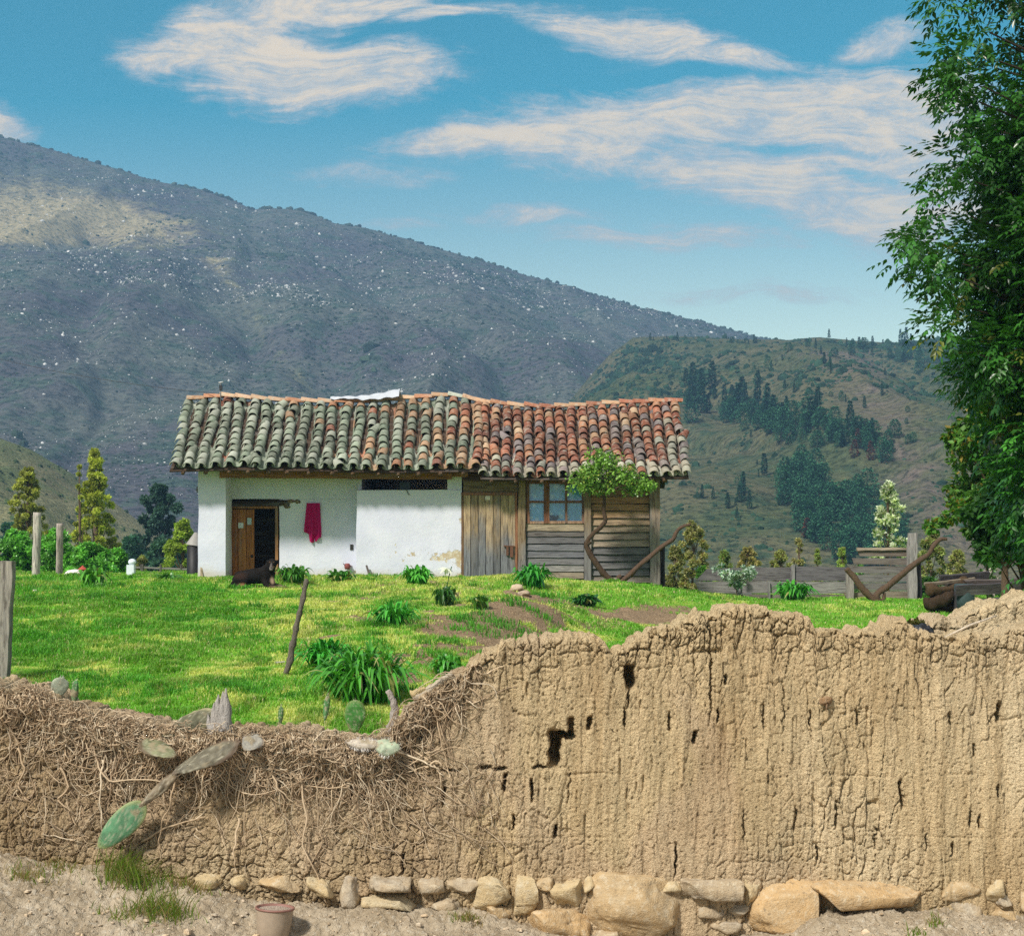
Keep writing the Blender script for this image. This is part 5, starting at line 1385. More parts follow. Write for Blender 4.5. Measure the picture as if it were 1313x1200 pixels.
# dog ----------------------------------------------------------------
def dog():
    base = lawn_px(328, 752); sc = base[1] / F * 1.0            # metres per photo pixel there
    L = lambda px, dy, py: np.array(((px - 328) * sc, dy, (752 - py) * sc))
    mb = MB()
    def cap(a, b, ra, rb, n=9):
        for t in np.linspace(0, 1, n): mb.ell(a + (b - a) * t, np.full(3, (ra + (rb - ra) * t) * sc), None, (1, 1, 1), 16, 10)
    cap(L(309, .0, 741.5), L(322, -.02, 738.5), 9.8, 9.6); cap(L(322, -.02, 738.5), L(342, -.05, 737), 9.6, 11.3)     # trunk
    cap(L(307, -.10, 743.5), L(316, -.16, 746), 8.2, 5.5)                            # near thigh
    cap(L(316, -.17, 747), L(304, -.20, 750), 3.2, 2.6); cap(L(304, -.20, 750), L(316, -.24, 750.5), 2.4, 2.2)                      # shank and hind foot
    cap(L(306, .14, 744), L(314, .16, 748), 8, 5)
    cap(L(343, -.06, 733), L(349.5, -.12, 724), 9.2, 6.4)                             # neck
    cap(L(350.5, -.15, 721.5), L(351, -.17, 722.5), 6.0, 5.6, 5)                            # skull
    cap(L(351, -.21, 725), L(351.6, -.33, 729), 4.0, 2.5, 7)                                # muzzle towards viewer
    cap(L(349, -.12, 743), L(353, -.22, 748.5), 4.6, 3.0); cap(L(353, -.22, 748.5), L(366, -.36, 751.5), 2.8, 2.1); cap(L(366, -.36, 751.5), L(370, -.40, 752), 2.4, 2.0, 4)   # near foreleg
    cap(L(341, -.16, 744), L(345, -.26, 749.5), 4.6, 3.0); cap(L(345, -.26, 749.5), L(358, -.42, 752), 2.8, 2.2)
    cap(L(300, .02, 745), L(297, -.12, 750), 2.3, 1.8); cap(L(297, -.12, 750), L(309, -.26, 751.5), 1.8, 1.1)          # tail
    mb.ell(L(356.3, -.13, 720.5), np.array((2.6, 1.4, 4.0)) * sc, rotm(0, R(32), 0), (1, 1, 1), 14, 9); mb.ell(L(345.5, -.13, 720.8), np.array((2.4, 1.4, 3.9)) * sc, rotm(0, R(-28), 0), (1, 1, 1), 14, 9)   # ears
    V, f, c = mb.arrays(); me = mesh_data('dog', V, f, [], True)
    o = bpy.data.objects.new('dog', me); COL.objects.link(o)
    md = o.modifiers.new('r', 'REMESH'); md.mode = 'VOXEL'; md.voxel_size = .014
    sm = o.modifiers.new('s', 'SMOOTH'); sm.iterations = 4; sm.factor = .5
    dg = bpy.context.evaluated_depsgraph_get(); me2 = bpy.data.meshes.new_from_object(o.evaluated_get(dg)); bpy.data.objects.remove(o)
    n = len(me2.vertices); co = np.zeros(n * 3); me2.vertices.foreach_get('co', co); co = co.reshape(-1, 3)
    no = np.zeros(n * 3); me2.vertices.foreach_get('normal', no); no = no.reshape(-1, 3)
    co = co + no * (.006 * fbm(co[:, 0] * 24, co[:, 1] * 24, co[:, 2] * 24, 3, 3))[:, None]
    col = np.tile((.012, .010, .009), (n, 1)) * (1 + .5 * fbm(co[:, 0] * 8, co[:, 1] * 8, co[:, 2] * 8, 2, 3))[:, None]
    def paint(c0, r, cl, k=1.0):
        nonlocal col
        w = np.clip(1.6 - np.linalg.norm((co - c0) / (np.array(r) * sc), axis=1) * 1.2, 0, 1)[:, None] * k; col = col * (1 - w) + np.array(cl) * w
    paint(L(310, -.2, 737), (9, 9, 5), (.045, .024, .016), .6); paint(L(314, -.3, 750), (6, 12, 3.5), (.22, .11, .055), .9)
    paint(L(351.4, -.36, 728.6), (3.2, 8, 3.4), (.20, .17, .15)); paint(L(350.8, -.32, 723.5), (1.1, 9, 3.0), (.16, .14, .13), .8); paint(L(354, -.26, 727), (2, 5, 2), (.18, .12, .07), .7)
    paint(L(352, -.25, 742), (3.4, 9, 6), (.30, .21, .14), .9); paint(L(363, -.42, 751.5), (7, 12, 2.6), (.24, .17, .11), .95); paint(L(352, -.45, 752), (7, 10, 2.4), (.16, .10, .06), .8)
    paint(L(351.8, -.375, 727.2), (1.5, 4, 1.0), (.008, .008, .008), 1.2)
    for ex_ in (348.4, 353.6): paint(L(ex_, -.26, 722.0), (1.0, 4, .9), (.006, .005, .005), 1.2); paint(L(ex_, -.25, 720.2), (1.2, 4, .6), (.14, .08, .04), .8)
    me2.materials.clear(); me2.materials.append(MAT['fur'])
    a = me2.color_attributes.new('col', 'FLOAT_COLOR', 'POINT'); cc = np.ones((n, 4)); cc[:, :3] = np.clip(col, .004, 1); a.data.foreach_set('color', cc.ravel())
    me2.vertices.foreach_set('co', co.ravel()); me2.polygons.foreach_set('use_smooth', np.ones(len(me2.polygons), bool)); me2.update()
    o = bpy.data.objects.new('dog', me2); COL.objects.link(o); o.location = base + np.array((0, 0, -.005))
    tag(o, 'black and tan dog lying on the grass before the open brown door', 'dog')
dog()
# ------------------------------------------------------------------ strap leaved clumps on the lawn
def strap_clump(px, py, wpx, hpx, n, col, label, seed, Y=None, group=None, flower=False, z=None, lift=0.0):
    g = rng(seed); c = lawn_px(px, py) if Y is None else np.array(((px - CX) / F * Y, Y, CZ + (HZ - py) / F * Y))
    s = c[1] / F; Rr = wpx * s / 2; H = hpx * s
    th = g.uniform(0, 2 * np.pi, n); u = g.uniform(0, 1, n) ** .7; m = 9; t = np.linspace(0, 1, m)
    reach = Rr * (.25 + .85 * u) * g.uniform(.8, 1.1, n); hh = H * (1.2 - .5 * u) * g.uniform(.75, 1.1, n)
    base = g.normal(0, 1, (n, 2)) * Rr * .22
    prof = np.sin(t[None] * (1.7 + 1.15 * u[:, None])); 
    path = np.stack([base[:, :1] + np.cos(th)[:, None] * reach[:, None] * t ** 1.1, base[:, 1:] + np.sin(th)[:, None] * reach[:, None] * t ** 1.1, hh[:, None] * prof + 0 * t], -1)
    w = (np.sin(np.pi * np.clip(t * .86 + .13, 0, 1)) ** .8 * g.uniform(.7, 1.2, (n, 1)) * max(.014, .021 * (c[1] / 14) ** .9))[..., None]
    sd = np.stack([-np.sin(th), np.cos(th), .25 * g.normal(0, 1, n)], 1)[:, None] * w
    md = path.copy(); md[..., 2] -= w[..., 0] * .45
    V = np.stack([path - sd, md, path + sd], 2).reshape(-1, 3) + np.array((0, 0, -.02))
    k = (np.arange(n)[:, None] * m + np.arange(m - 1)) * 3
    q = np.concatenate([np.stack([k, k + 1, k + 4, k + 3], -1).reshape(-1, 4), np.stack([k + 1, k + 2, k + 5, k + 4], -1).reshape(-1, 4)])
    cc = np.array(col) * g.uniform(.8, 1.15) * np.array((g.uniform(.8, 1.7), 1, 1)) * g.uniform(.6, 1.35, (n, 1)); yel = g.uniform(size=n) < .06; cc[yel] = (.34, .34, .12)
    root = empty('strap_leaf_plant', c, label, 'plant', group)
    obj('leaves', (V + c, [q], np.repeat(cc, m * 3, 0)), MAT['glossy_leaf'], root)
    if flower:
        top = np.array((.06, -.02, .52)); mb = MB(); tt = np.linspace(0, 1, 8)
        mb.tube(c + np.stack([.10 * tt ** 2, 0 * tt, .62 * tt], 1), .008, (.06, .16, .04), 5); obj('stem', mb, MAT['leaf'], root)
        p = c + np.array((.02, -.03, .60)); C = np.repeat(p[None], 10, 0); a = np.linspace(0, 6.28, 10)
        V, f, c2 = leaves(C, unit(np.stack([np.cos(a) * .7 - .3, np.sin(a) * .5 - .2, -.5 + .4 * np.sin(a * 3)], 1)), np.tile((0, -.6, .8), (10, 1)), .15, .028, np.tile((.80, .80, .74), (10, 1))); obj('flower', (V, f, c2), MAT['leaf'], root)
    return root


GR = (.075, .36, .035)
strap_clump(466, 896, 142, 60, 300, GR, 'largest dark green strap leaved clump just behind the dipping wall crest', 1)
strap_clump(418, 858, 74, 36, 150, GR, 'strap leaved clump adjoining the largest clump on its left', 2)
strap_clump(572, 868, 56, 28, 70, GR, 'strap leaved clump beside the upper end of the dead log', 3)
strap_clump(504, 801, 60, 27, 110, GR, 'strap leaved clump alone in the middle of the lawn', 4)
strap_clump(535, 749, 50, 22, 90, GR, 'strap leaved clump before the white front wall', 5)
strap_clump(571, 777, 36, 26, 60, (.03, .13, .02), 'dark clump with one white drooping flower', 6, flower=True)
strap_clump(617, 782, 34, 18, 46, (.04, .17, .02), 'small clump right of the white flowered one', 7)
strap_clump(683, 752, 52, 26, 130, GR, 'rounded clump in front of the plank door by the pale stone', 8)
strap_clump(376, 747, 48, 22, 90, (.06, .23, .025), 'leafy clump beside the lying dog', 9)
strap_clump(436, 745, 42, 14, 70, (.05, .2, .025), 'low leafy clump along the foot of the porch wall', 10)
strap_clump(1016, 771, 52, 24, 130, GR, 'rounded clump on a hump before the low board fence', 11)
strap_clump(750, 776, 40, 14, 120, (.035, .15, .02), 'dark grassy tuft below the window boards', 12)
strap_clump(122, 752, 44, 26, 60, (.10, .34, .03), 'bright yellow green plant at the far left lawn edge', 13)
strap_clump(214, 744, 34, 10, 36, (.05, .2, .03), 'flat low rosette on the crest left of the house', 14)
# stones on the lawn
for k, (px, py, hw, hh, c, lab) in enumerate(((663, 757, 10, 5.5, (.52, .42, .32), 'pale stone lying on the bank before the plank door'), (672, 763, 8, 4, (.40, .31, .24), 'brown stone touching the pale stone on the bank'), (125, 753, 5, 3.5, (.60, .55, .45), 'small pale stone under the bright plant at left'), (44, 760, 4, 3, (.7, .68, .62), 'tiny white stone in the far left grass'), (955, 763, 10, 2.5, (.6, .57, .52), 'flat whitish stone at the near end of the low board fence'))):
    p = lawn_px(px, py); s_ = p[1] / F; V, f, cc = rock(p + np.array((0, 0, hh * s_ * .4)), (hw * s_, hw * s_ * .8, hh * s_), 800 + k, c, 6, .8, 0, nsub=14)
    tag(obj('stone', (V, f, cc), MAT['stone'], None, p), lab, 'stone')

# ------------------------------------------------------------------ forked fruit tree before the timber wall
YT = 31.0
def curve(pts, Y, n=22, dy=None):
    pts = np.array([P(a, b, Y + (0 if dy is None else dy[i])) for i, (a, b) in enumerate(pts)]); m = len(pts)
    tt = np.linspace(0, m - 1, n)
    # smooth via Catmull-Rom
    out = []
    for t in tt:
        i = min(int(t), m - 2); f = t - i; p0, p1, p2, p3 = pts[max(i - 1, 0)], pts[i], pts[i + 1], pts[min(i + 2, m - 1)]
        out.append(.5 * ((2 * p1) + (-p0 + p2) * f + (2 * p0 - 5 * p1 + 4 * p2 - p3) * f * f + (-p0 + 3 * p1 - 3 * p2 + p3) * f ** 3))
    return np.array(out)


BK_ = (.085, .055, .036)
base = P(797, 757, YT); base[2] = float(lawn_h(base[0], YT))
FT = empty('fruit_tree', base, 'crooked forked little tree with a small leafy crown before the timber wall', 'tree')
m = MB()
m.tube(curve([(797, 766), (790, 750), (772, 733), (758, 712), (752, 699), (757, 688), (770, 676), (777, 667)], YT, 30), np.linspace(.078, .042, 30), BK_, 9, True, .25, 1)
m.tube(curve([(777, 668), (774, 655), (775, 642), (773, 625), (776, 610)], YT, 16), np.linspace(.048, .024, 16), BK_, 8, True, .2, 2)
m.tube(curve([(803, 760), (796, 748), (806, 738), (828, 718), (850, 700), (862, 692), (869, 680), (878, 674), (885, 673)], YT, 34), np.linspace(.070, .030, 34), (.11, .07, .048), 9, True, .3, 3)
m.tube(curve([(752, 698), (757, 694)], YT, 4), .055, BK_, 8)
m.tube(curve([(796, 748), (792, 742), (797, 738)], YT, 8), np.linspace(.07, .05, 8), (.11, .07, .048), 8, True, .2, 3)
for e in ((745, 612), (800, 606), (830, 622), (760, 590), (790, 592), (812, 632)): m.tube(curve([(775, 632), ((775 + e[0]) / 2, (622 + e[1]) / 2), e], YT, 8, (0, -.1, rng(e[0]).uniform(-.4, .3))), np.linspace(.022, .008, 8), BK_, 5)
obj('trunk', m, MAT['bark'], FT)


def crown(clumps, per, size, col, seed, mat='leaf', spread=1.0, yel=0.0, ycol=(.35, .3, .06), droop=.3, hw=.34):
    """clumps: (cx,cy,cz,r) world; many small lanceolate leaves"""
    g = rng(seed); cl = np.asarray(clumps, float); n = len(cl) * per
    ci = np.repeat(np.arange(len(cl)), per)
    d = unit(g.normal(0, 1, (n, 3))); rad = g.uniform(0, 1, n) ** .45
    C = cl[ci, :3] + d * (rad * cl[ci, 3] * spread)[:, None] * np.array((1, 1, .8))
    D = unit(d * .7 + g.normal(0, .6, (n, 3)) + np.array((0, 0, -droop))); N = unit(g.normal(0, .55, (n, 3)) + np.array((0, 0, 1)) + .3 * d)
    N = unit(N - D * (N * D).sum(1, keepdims=True))
    tone = g.uniform(.62, 1.35, len(cl))[ci] * g.uniform(.7, 1.3, n)
    c = np.array(col) * tone[:, None]
    y = g.uniform(size=n) < yel; c[y] = np.array(ycol) * g.uniform(.7, 1.2, (y.sum(), 1))
    return leaves(C, D, N, size * g.uniform(.6, 1.25, n), size * hw * g.uniform(.7, 1.2, n), c)


g = rng(77); cl = []
for (a, b, rx, rz, n) in ((776, 597, 26, 13, 26), (757, 612, 24, 13, 24), (798, 611, 26, 14, 26), (745, 622, 16, 9, 10), (822, 624, 18, 6, 12), (770, 625, 24, 9, 14), (812, 632, 10, 5, 4), (768, 586, 14, 7, 6)):
    for _ in range(n):
        d = unit(g.normal(0, 1, 3)) * g.uniform(0, 1) ** .4; s_ = YT / F
        p = P(a, b, YT) + d * np.array((rx * s_, .42, rz * s_)); cl.append((*p, g.uniform(.10, .21)))
obj('crown', crown(cl, 27, .085, (.17, .32, .045), 78, 'glossy_leaf', 1.0, .08, (.30, .36, .06)), MAT['glossy_leaf'], FT)

# broken forked branch leaning on the corral boards
m = MB(); YC = 30.6
m.tube(curve([(1085, 729), (1096, 741), (1108, 757), (1122, 770), (1133, 778)], YC, 20), np.linspace(.060, .088, 20), (.12, .078, .05), 9, True, .3, 4)
m.tube(curve([(1126, 772), (1124, 762), (1138, 752), (1160, 733), (1178, 719), (1190, 711), (1197, 700), (1205, 692), (1214, 691)], YC, 30), np.linspace(.084, .036, 30), (.11, .072, .048), 9, True, .3, 5)
m.tube(curve([(1128, 772), (1133, 768), (1134, 760)], YC, 8), np.linspace(.06, .03, 8), (.11, .07, .046), 7)
tag(obj('forked_branch', m, MAT['bark'], None, P(1128, 774, YC)), 'dead leafless forked branch planted before the small stack of boards', 'branch')

# ------------------------------------------------------------------ fences and timber right of the house
YQ = 33.0; sq = YQ / F
def fx(px): return (px - CX) / F * YQ
def fz(py): return CZ + (HZ - py) / F * YQ
def fence_board(m, pts_px, y, col, t=.035, seed=0):
    """board from four photo corners (tl,tr,br,bl)"""
    a = [np.array((fx(p[0]), y, fz(p[1]))) for p in pts_px]; n = 14; u = np.linspace(0, 1, n)
    top = a[0] + (a[1] - a[0]) * u[:, None]; bot = a[3] + (a[2] - a[3]) * u[:, None]
    top[:, 2] += .012 * fbm(u * 6 + seed, 0 * u, s=seed, o=2); bot[:, 2] += .012 * fbm(u * 6 + seed + 3, 0 * u, s=seed, o=2)
    V = np.stack([top, bot, bot + (0, t, 0), top + (0, t, 0)], 1).reshape(-1, 3); k = np.arange(n)[:, None] * 4 + np.arange(4); k2 = np.roll(k, -1, 1)
    q = np.stack([k[:-1], k2[:-1], k2[1:], k[1:]], -1).reshape(-1, 4); q = np.concatenate([q[:, ::-1], [k[0]], [k[-1][::-1]]])
    m.add(V, q, None, np.array(col) * rng(seed).uniform(.85, 1.15))


FN = empty('board_fence', (fx(990), YQ, 1.2), 'low grey board fence running right from the house corner', 'fence')
m = MB()
fence_board(m, [(907, 729), (1016, 727), (1016, 744), (892, 745)], YQ, (.15, .14, .14), seed=1); fence_board(m, [(1013, 726), (1090, 727), (1090, 745), (1013, 744)], YQ - .04, (.155, .145, .15), seed=2)
fence_board(m, [(891, 746), (1000, 745), (1000, 760), (897, 761)], YQ - .02, (.26, .245, .235), seed=3); fence_board(m, [(1000, 745), (1090, 746), (1090, 761), (1000, 761)], YQ - .02, (.24, .23, .215), seed=4)
fence_board(m, [(897, 762), (1000, 762), (1000, 776), (900, 776)], YQ, (.18, .155, .13), seed=5); fence_board(m, [(1000, 762), (1090, 762), (1090, 778), (1000, 778)], YQ, (.2, .17, .145), seed=6)
obj('boards', m, MAT['board_wood'], FN, smooth=False)
for (px, a, b, w) in ((946, 745, 775, 5), (1016, 724, 778, 4), (985, 746, 770, 3)):
    m = MB(); m.box((fx(px - w / 2), YQ - .09, fz(b)), (fx(px + w / 2), YQ - .04, fz(a)), (.24, .23, .22), amp=.006); obj('post', m, MAT['upright_wood'], FN)
CP = empty('panel_fence', (fx(1130), YQ - .6, 1.2), 'short tall panel of stacked dark boards with a post at its right', 'fence')
m = MB(); g = rng(3); YQ0 = YQ; YQ = YQ - .6
rows = np.linspace(704, 779, 8)
for k in range(7):
    l = np.interp(rows[k], [704, 730, 779], [1101, 1086, 1084]); fence_board(m, [(l + g.uniform(-3, 3), rows[k] + 1 + g.uniform(-1, 1)), (1171, rows[k] + .8), (1171, rows[k + 1] - 1.3), (l + g.uniform(-3, 3), rows[k + 1] - 1.6 + g.uniform(-1, .5))], YQ - .015 * (k % 2), ((.19, .15, .125), (.15, .125, .11), (.17, .15, .14), (.16, .15, .145), (.18, .165, .155), (.25, .205, .16), (.26, .2, .15))[k], seed=20 + k)
fence_board(m, [(1099, 702), (1166, 702), (1166, 705), (1099, 706)], YQ - .05, (.34, .27, .21), .12, 40)
obj('boards', m, MAT['board_wood'], CP, smooth=False)
m = MB(); m.box((fx(1162), YQ - .2, fz(782)), (fx(1173), YQ - .05, fz(684)), (.31, .285, .275), res=.15, amp=.012); obj('post', m, MAT['upright_wood'], CP)
m = MB(); m.box((fx(1173.5), YQ - .05, fz(782)), (fx(1181), YQ + .1, fz(722)), (.035, .03, .035), res=.15, amp=.012); obj('post', m, MAT['upright_wood'], CP, label='dark stub post')
m = MB(); m.box((fx(1083), YQ - .2, fz(782)), (fx(1092), YQ - .06, fz(732)), (.28, .25, .225), res=.15, amp=.012); obj('post', m, MAT['upright_wood'], CP, label='short grey post at the left end')
YQ = YQ0
# timber heap: each plank or log its own thing
YH = 26.0
def plank(name, a, b, w, t, col, label, Y, up=(0, -.3, 1), mat='board_wood', cat='plank'):
    m = MB(); p, q_ = P(*a, Y), P(*b, Y + .2); m.bar(p, q_, w, t, col, up, .008, n=14)
    tag(obj(name, m, MAT[mat], None, p), label, cat)
plank('plank', (1226, 757), (1345, 750), .20, .05, (.075, .066, .07), 'wide dark board on the front of the timber heap', YH)
plank('plank', (1244, 779), (1345, 768), .27, .05, (.12, .12, .13), 'grey board below the wide dark board', YH + .12)
plank('plank', (1205, 742), (1268, 737), .13, .06, (.07, .062, .066), 'topmost slanting board of the timber heap', YH + .5)
plank('plank', (1185, 749), (1250, 742), .05, .05, (.22, .18, .13), 'pale thin batten on the timber heap', YH + .3)
plank('plank', (1236, 747), (1345, 744), .10, .06, (.13, .105, .095), 'brown board lying above the wide dark board', YH + .4)
plank('plank', (1214, 750), (1240, 748), .06, .3, (.06, .05, .045), 'dark short board under the pale batten', YH + .5)
for k, (pa, pb_, r, c, lab) in enumerate((((1194, 770), (1232, 752), .10, (.055, .036, .022), 'brown log at the left end of the timber heap'), ((1196, 758), (1236, 746), .085, (.085, .055, .03), 'paler log resting on top of the brown end log'), ((1200, 786), (1236, 772), .12, (.03, .02, .014), 'dark log at the bottom of the timber heap'), ((1212, 778), (1222, 748), .07, (.04, .027, .018), 'short dark log standing between the heaped logs'))):
    m = MB(); p, q_ = P(*pa, YH - .15 + .1 * k), P(*pb_, YH + .45 + .1 * k); tt = np.linspace(0, 1, 16)[:, None]; m.tube(p + (q_ - p) * tt + .07 * np.stack([vnoise(tt[:, 0] * 4, 0 * tt[:, 0], s=k), 0 * tt[:, 0], vnoise(tt[:, 0] * 4, 0 * tt[:, 0], s=k + 9)], 1), r * (1 + .3 * np.sin(tt[:, 0] * 7 + k)), c, 14, True, .5, k)
    tag(obj('log', m, MAT['bark'], None, p), lab, 'log')
m = MB(); p = P(1236, 784, YH + .2); m.lathe(p, [(.001, 0), (.17, 0), (.19, .2), (.18, .50), (.16, .52), (.001, .52)], 20, (.035, .06, .06)); tag(obj('barrel', m, MAT['painted'], None, p), 'dark barrel under the timber boards', 'barrel')
for (px, lab) in ((1225, 'dark prop at the left end of the wide board'), (1246, 'thin greenish prop beneath the wide board')):
    m = MB(); m.bar(P(px, 800, YH + .15), P(px, 758, YH + .15), .07, .05, (.06, .055, .06) if px < 1230 else (.16, .22, .2), (0, 1, 0)); tag(obj('prop', m, MAT['upright_wood'], None, P(px, 800, YH + .15)), lab, 'prop')

# posts at left
def wood_post(px0, px1, py0, py1, Y, col, label, lean=0.0, seed=0):
    m = MB(); s_ = Y / F; n = 18; tt = np.linspace(0, 1, n); a, b = P((px0 + px1) / 2 + lean, py1, Y), P((px0 + px1) / 2, py0, Y)
    path = a + (b - a) * tt[:, None] + .01 * np.stack([vnoise(tt * 3, 0 * tt, s=seed), 0 * tt, 0 * tt], 1)
    m.tube(path, (px1 - px0) / 2 * s_, col, 10, True, .12, seed); tag(obj('wooden_post', m, MAT['post_wood'], None, a), label, 'post')
wood_post(42.5, 52.5, 657, 745, 31.2, (.50, .45, .40), 'tall pale wooden post on the left lawn crest', -1, 1)
wood_post(72.5, 81, 671, 745, 31.8, (.40, .34, .30), 'thinner brown wooden post right of the tall pale one', -1, 2)
m = MB(); Yp = 13.2; a, b = P(2, 885, Yp), P(11, 720, Yp); m.bar(a, b, .115, .10, (.30, .27, .235), (1, 0, .1), .006, n=20); tag(obj('wooden_post', m, MAT['post_wood'], None, a), 'square weathered grey post leaning at the left edge near the wall', 'post')
# small things on the left crest
m = MB(); p = P(168, 738, 34); m.box(p + (-.09, -.08, -.1), p + (.09, .08, .26), (.70, .76, .82), amp=.004); m.ell(p + (.03, 0, .33), (.10, .09, .08), None, (.7, .76, .82), 12, 8); tag(obj('white_stub', m, MAT['painted'], None, p), 'small white stub post on the crest left of the house', 'post')
m = MB(); p = P(97, 736, 33.5); m.ell(p + (0, 0, -.02), (.26, .2, .13), None, (.72, .66, .62), 18, 10, .2, 2, 3); tag(obj('white_sack', m, MAT['cloth'], None, p), 'whitish sack lying on the crest near the two left posts', 'sack')
m = MB(); p = P(106, 731, 33.7); m.box(p + (-.08, -.08, -.1), p + (.08, .08, .02), (.36, .05, .03)); m.lathe(p + (0, 0, .02), [(.12, 0), (.05, .05), (.001, .1)], 12, (.42, .07, .04)); tag(obj('red_bin', m, MAT['painted'], None, p), 'little red box beside the whitish sack', 'box')
RF = empty('rail_fence', P(215, 735, 37), 'low dark rail fence between the white stub and the drum', 'fence')
m = MB(); m.bar(P(172, 727, 37), P(262, 730.5, 37), .045, .04, (.2, .19, .18)); m.bar(P(172, 733, 37), P(262, 735, 37), .045, .04, (.17, .16, .15)); obj('rails', m, MAT['board_wood'], RF)
for px in (182, 206, 232, 254): m = MB(); m.bar(P(px, 742, 37), P(px, 723, 37), .08 if px < 190 else .04, .07, (.11, .1, .09), (1, 0, 0)); obj('post', m, MAT['post_wood'], RF)

# ------------------------------------------------------------------ trees behind
def tree(name, label, px, Y, py_top, w_px, prof, nclump, per, leaf, col, seed, py_base=None, group=None, cat='tree', mat='leaf', trunk=(.13, .09, .06), yel=0, droop=.2, tr=.03, z0=None, clr=.17, ycol=(.35, .3, .06), low=.12):
    g = rng(seed); s_ = Y / F; x = (px - CX) * s_
    zb = (float(lawn_h(x, Y)) if Y < 80 else -3.05) if z0 is None else z0
    zt = CZ + (HZ - py_top) * s_; Ht = zt - zb; Rm = w_px * s_ / 2
    root = empty(name, (x, Y, zb), label, cat, group)
    cl = []
    while len(cl) < nclump:
        t = g.uniform(low, 1.0); r = np.interp(t, [p[0] for p in prof], [p[1] for p in prof]) * Rm
        a = g.uniform(0, 6.283); k = g.uniform(.15, 1) ** .5
        lump = 1 + .35 * math.sin(a * 3 + t * 9 + seed) * g.uniform(.3, 1)
        cl.append((x + math.cos(a) * r * k * lump, Y + math.sin(a) * r * k * lump, zb + t * Ht * (.98), Rm * clr * g.uniform(.6, 1.35)))
    m = MB(); tt = np.linspace(0, 1, 14); path = np.stack([x + .06 * Rm * vnoise(tt * 4, tt * 0, s=seed), Y + 0 * tt, zb + tt * Ht * .93], 1)
    m.tube(path, Ht * tr * (1 - .85 * tt), trunk, 7, True, .15, seed)
    for c in cl[::max(1, len(cl) // 26)]:
        h = max(.1, (c[2] - zb) / Ht - .12); st = np.array((path[int(h * 13)])); m.tube([st, (st + np.array(c[:3])) / 2 + (0, 0, -.05 * Rm), c[:3]], (Ht * tr * .35, Ht * tr * .2, Ht * tr * .08), trunk, 5, False)
    obj('trunk', m, MAT['bark'], root); obj('crown', crown(cl, per, leaf, col, seed, mat, 1.0, yel, ycol, droop), MAT[mat], root)
    return root


ROUND = [(0, .3), (.15, .75), (.4, 1), (.7, .85), (.9, .5), (1, .15)]; CONE = [(0, .4), (.15, .9), (.35, 1), (.6, .72), (.8, .45), (.95, .2), (1, .05)]; BUSH = [(0, .9), (.3, 1), (.7, .8), (1, .25)]
PL = (.42, .46, .08)
tree('cypress_tree', 'tall narrow yellow green tree left of the house', 121, 62, 574, 62, CONE, 220, 150, .13, PL, 1, tr=.018, droop=-.3, clr=.12)
tree('cypress_tree', 'paler ragged twin topped tree at the far left', 36, 66, 598, 56, ROUND, 170, 130, .13, (.36, .38, .08), 2, tr=.018, droop=-.3, clr=.12)
tree('cypress_tree', 'small spire tree against the flank of the tall narrow one', 102, 60, 586, 18, CONE, 24, 150, .12, PL, 3, tr=.015, droop=-.3)
for k, (px, Y, top, w, lab) in enumerate(((20, 44, 682, 62, 'bright leafy bush behind the tall pale post'), (72, 42, 680, 58, 'bright leafy bush between the two left posts'), (115, 41, 700, 66, 'bright leafy bush right of the thin brown post'), (150, 43, 706, 34, 'low bright bush below the tall narrow tree'), (-30, 43, 690, 70, 'bright leafy bush cut by the left edge'))):
    tree('leafy_bush', lab, px, Y, top, w, BUSH, 80, 130, .11, (.16, .44, .06), 10 + k, cat='bush', tr=.02, mat='glossy_leaf', z0=float(lawn_h((px - CX) / F * Y, Y)))
tree('dark_tree', 'dark blue green tree behind the low dry spur', 205, 120, 622, 62, ROUND, 80, 220, .32, (.06, .13, .09), 20, z0=-2, tr=.02)
tree('dark_tree', 'dark tree lower on the slope above the rail fence', 170, 110, 690, 60, BUSH, 50, 200, .32, (.05, .14, .08), 21, z0=-3, tr=.02)
tree('dark_tree', 'dark round tree at the left edge below the dry spur', 12, 110, 672, 46, BUSH, 46, 200, .32, (.05, .14, .09), 22, z0=-3, tr=.02)
tree('dark_tree', 'dark tree just left of the drum', 210, 100, 694, 70, BUSH, 50, 200, .3, (.06, .14, .08), 23, z0=-3, tr=.02)
tree('willow_tree', 'yellow green rounded tree close to the left end of the house', 234, 52, 667, 52, ROUND, 80, 180, .11, (.30, .40, .06), 24, z0=-.5)
tree('willow_tree', 'small olive bush beside the white stub', 182, 50, 708, 24, BUSH, 26, 130, .1, (.30, .32, .12), 25, cat='bush', z0=-.3)
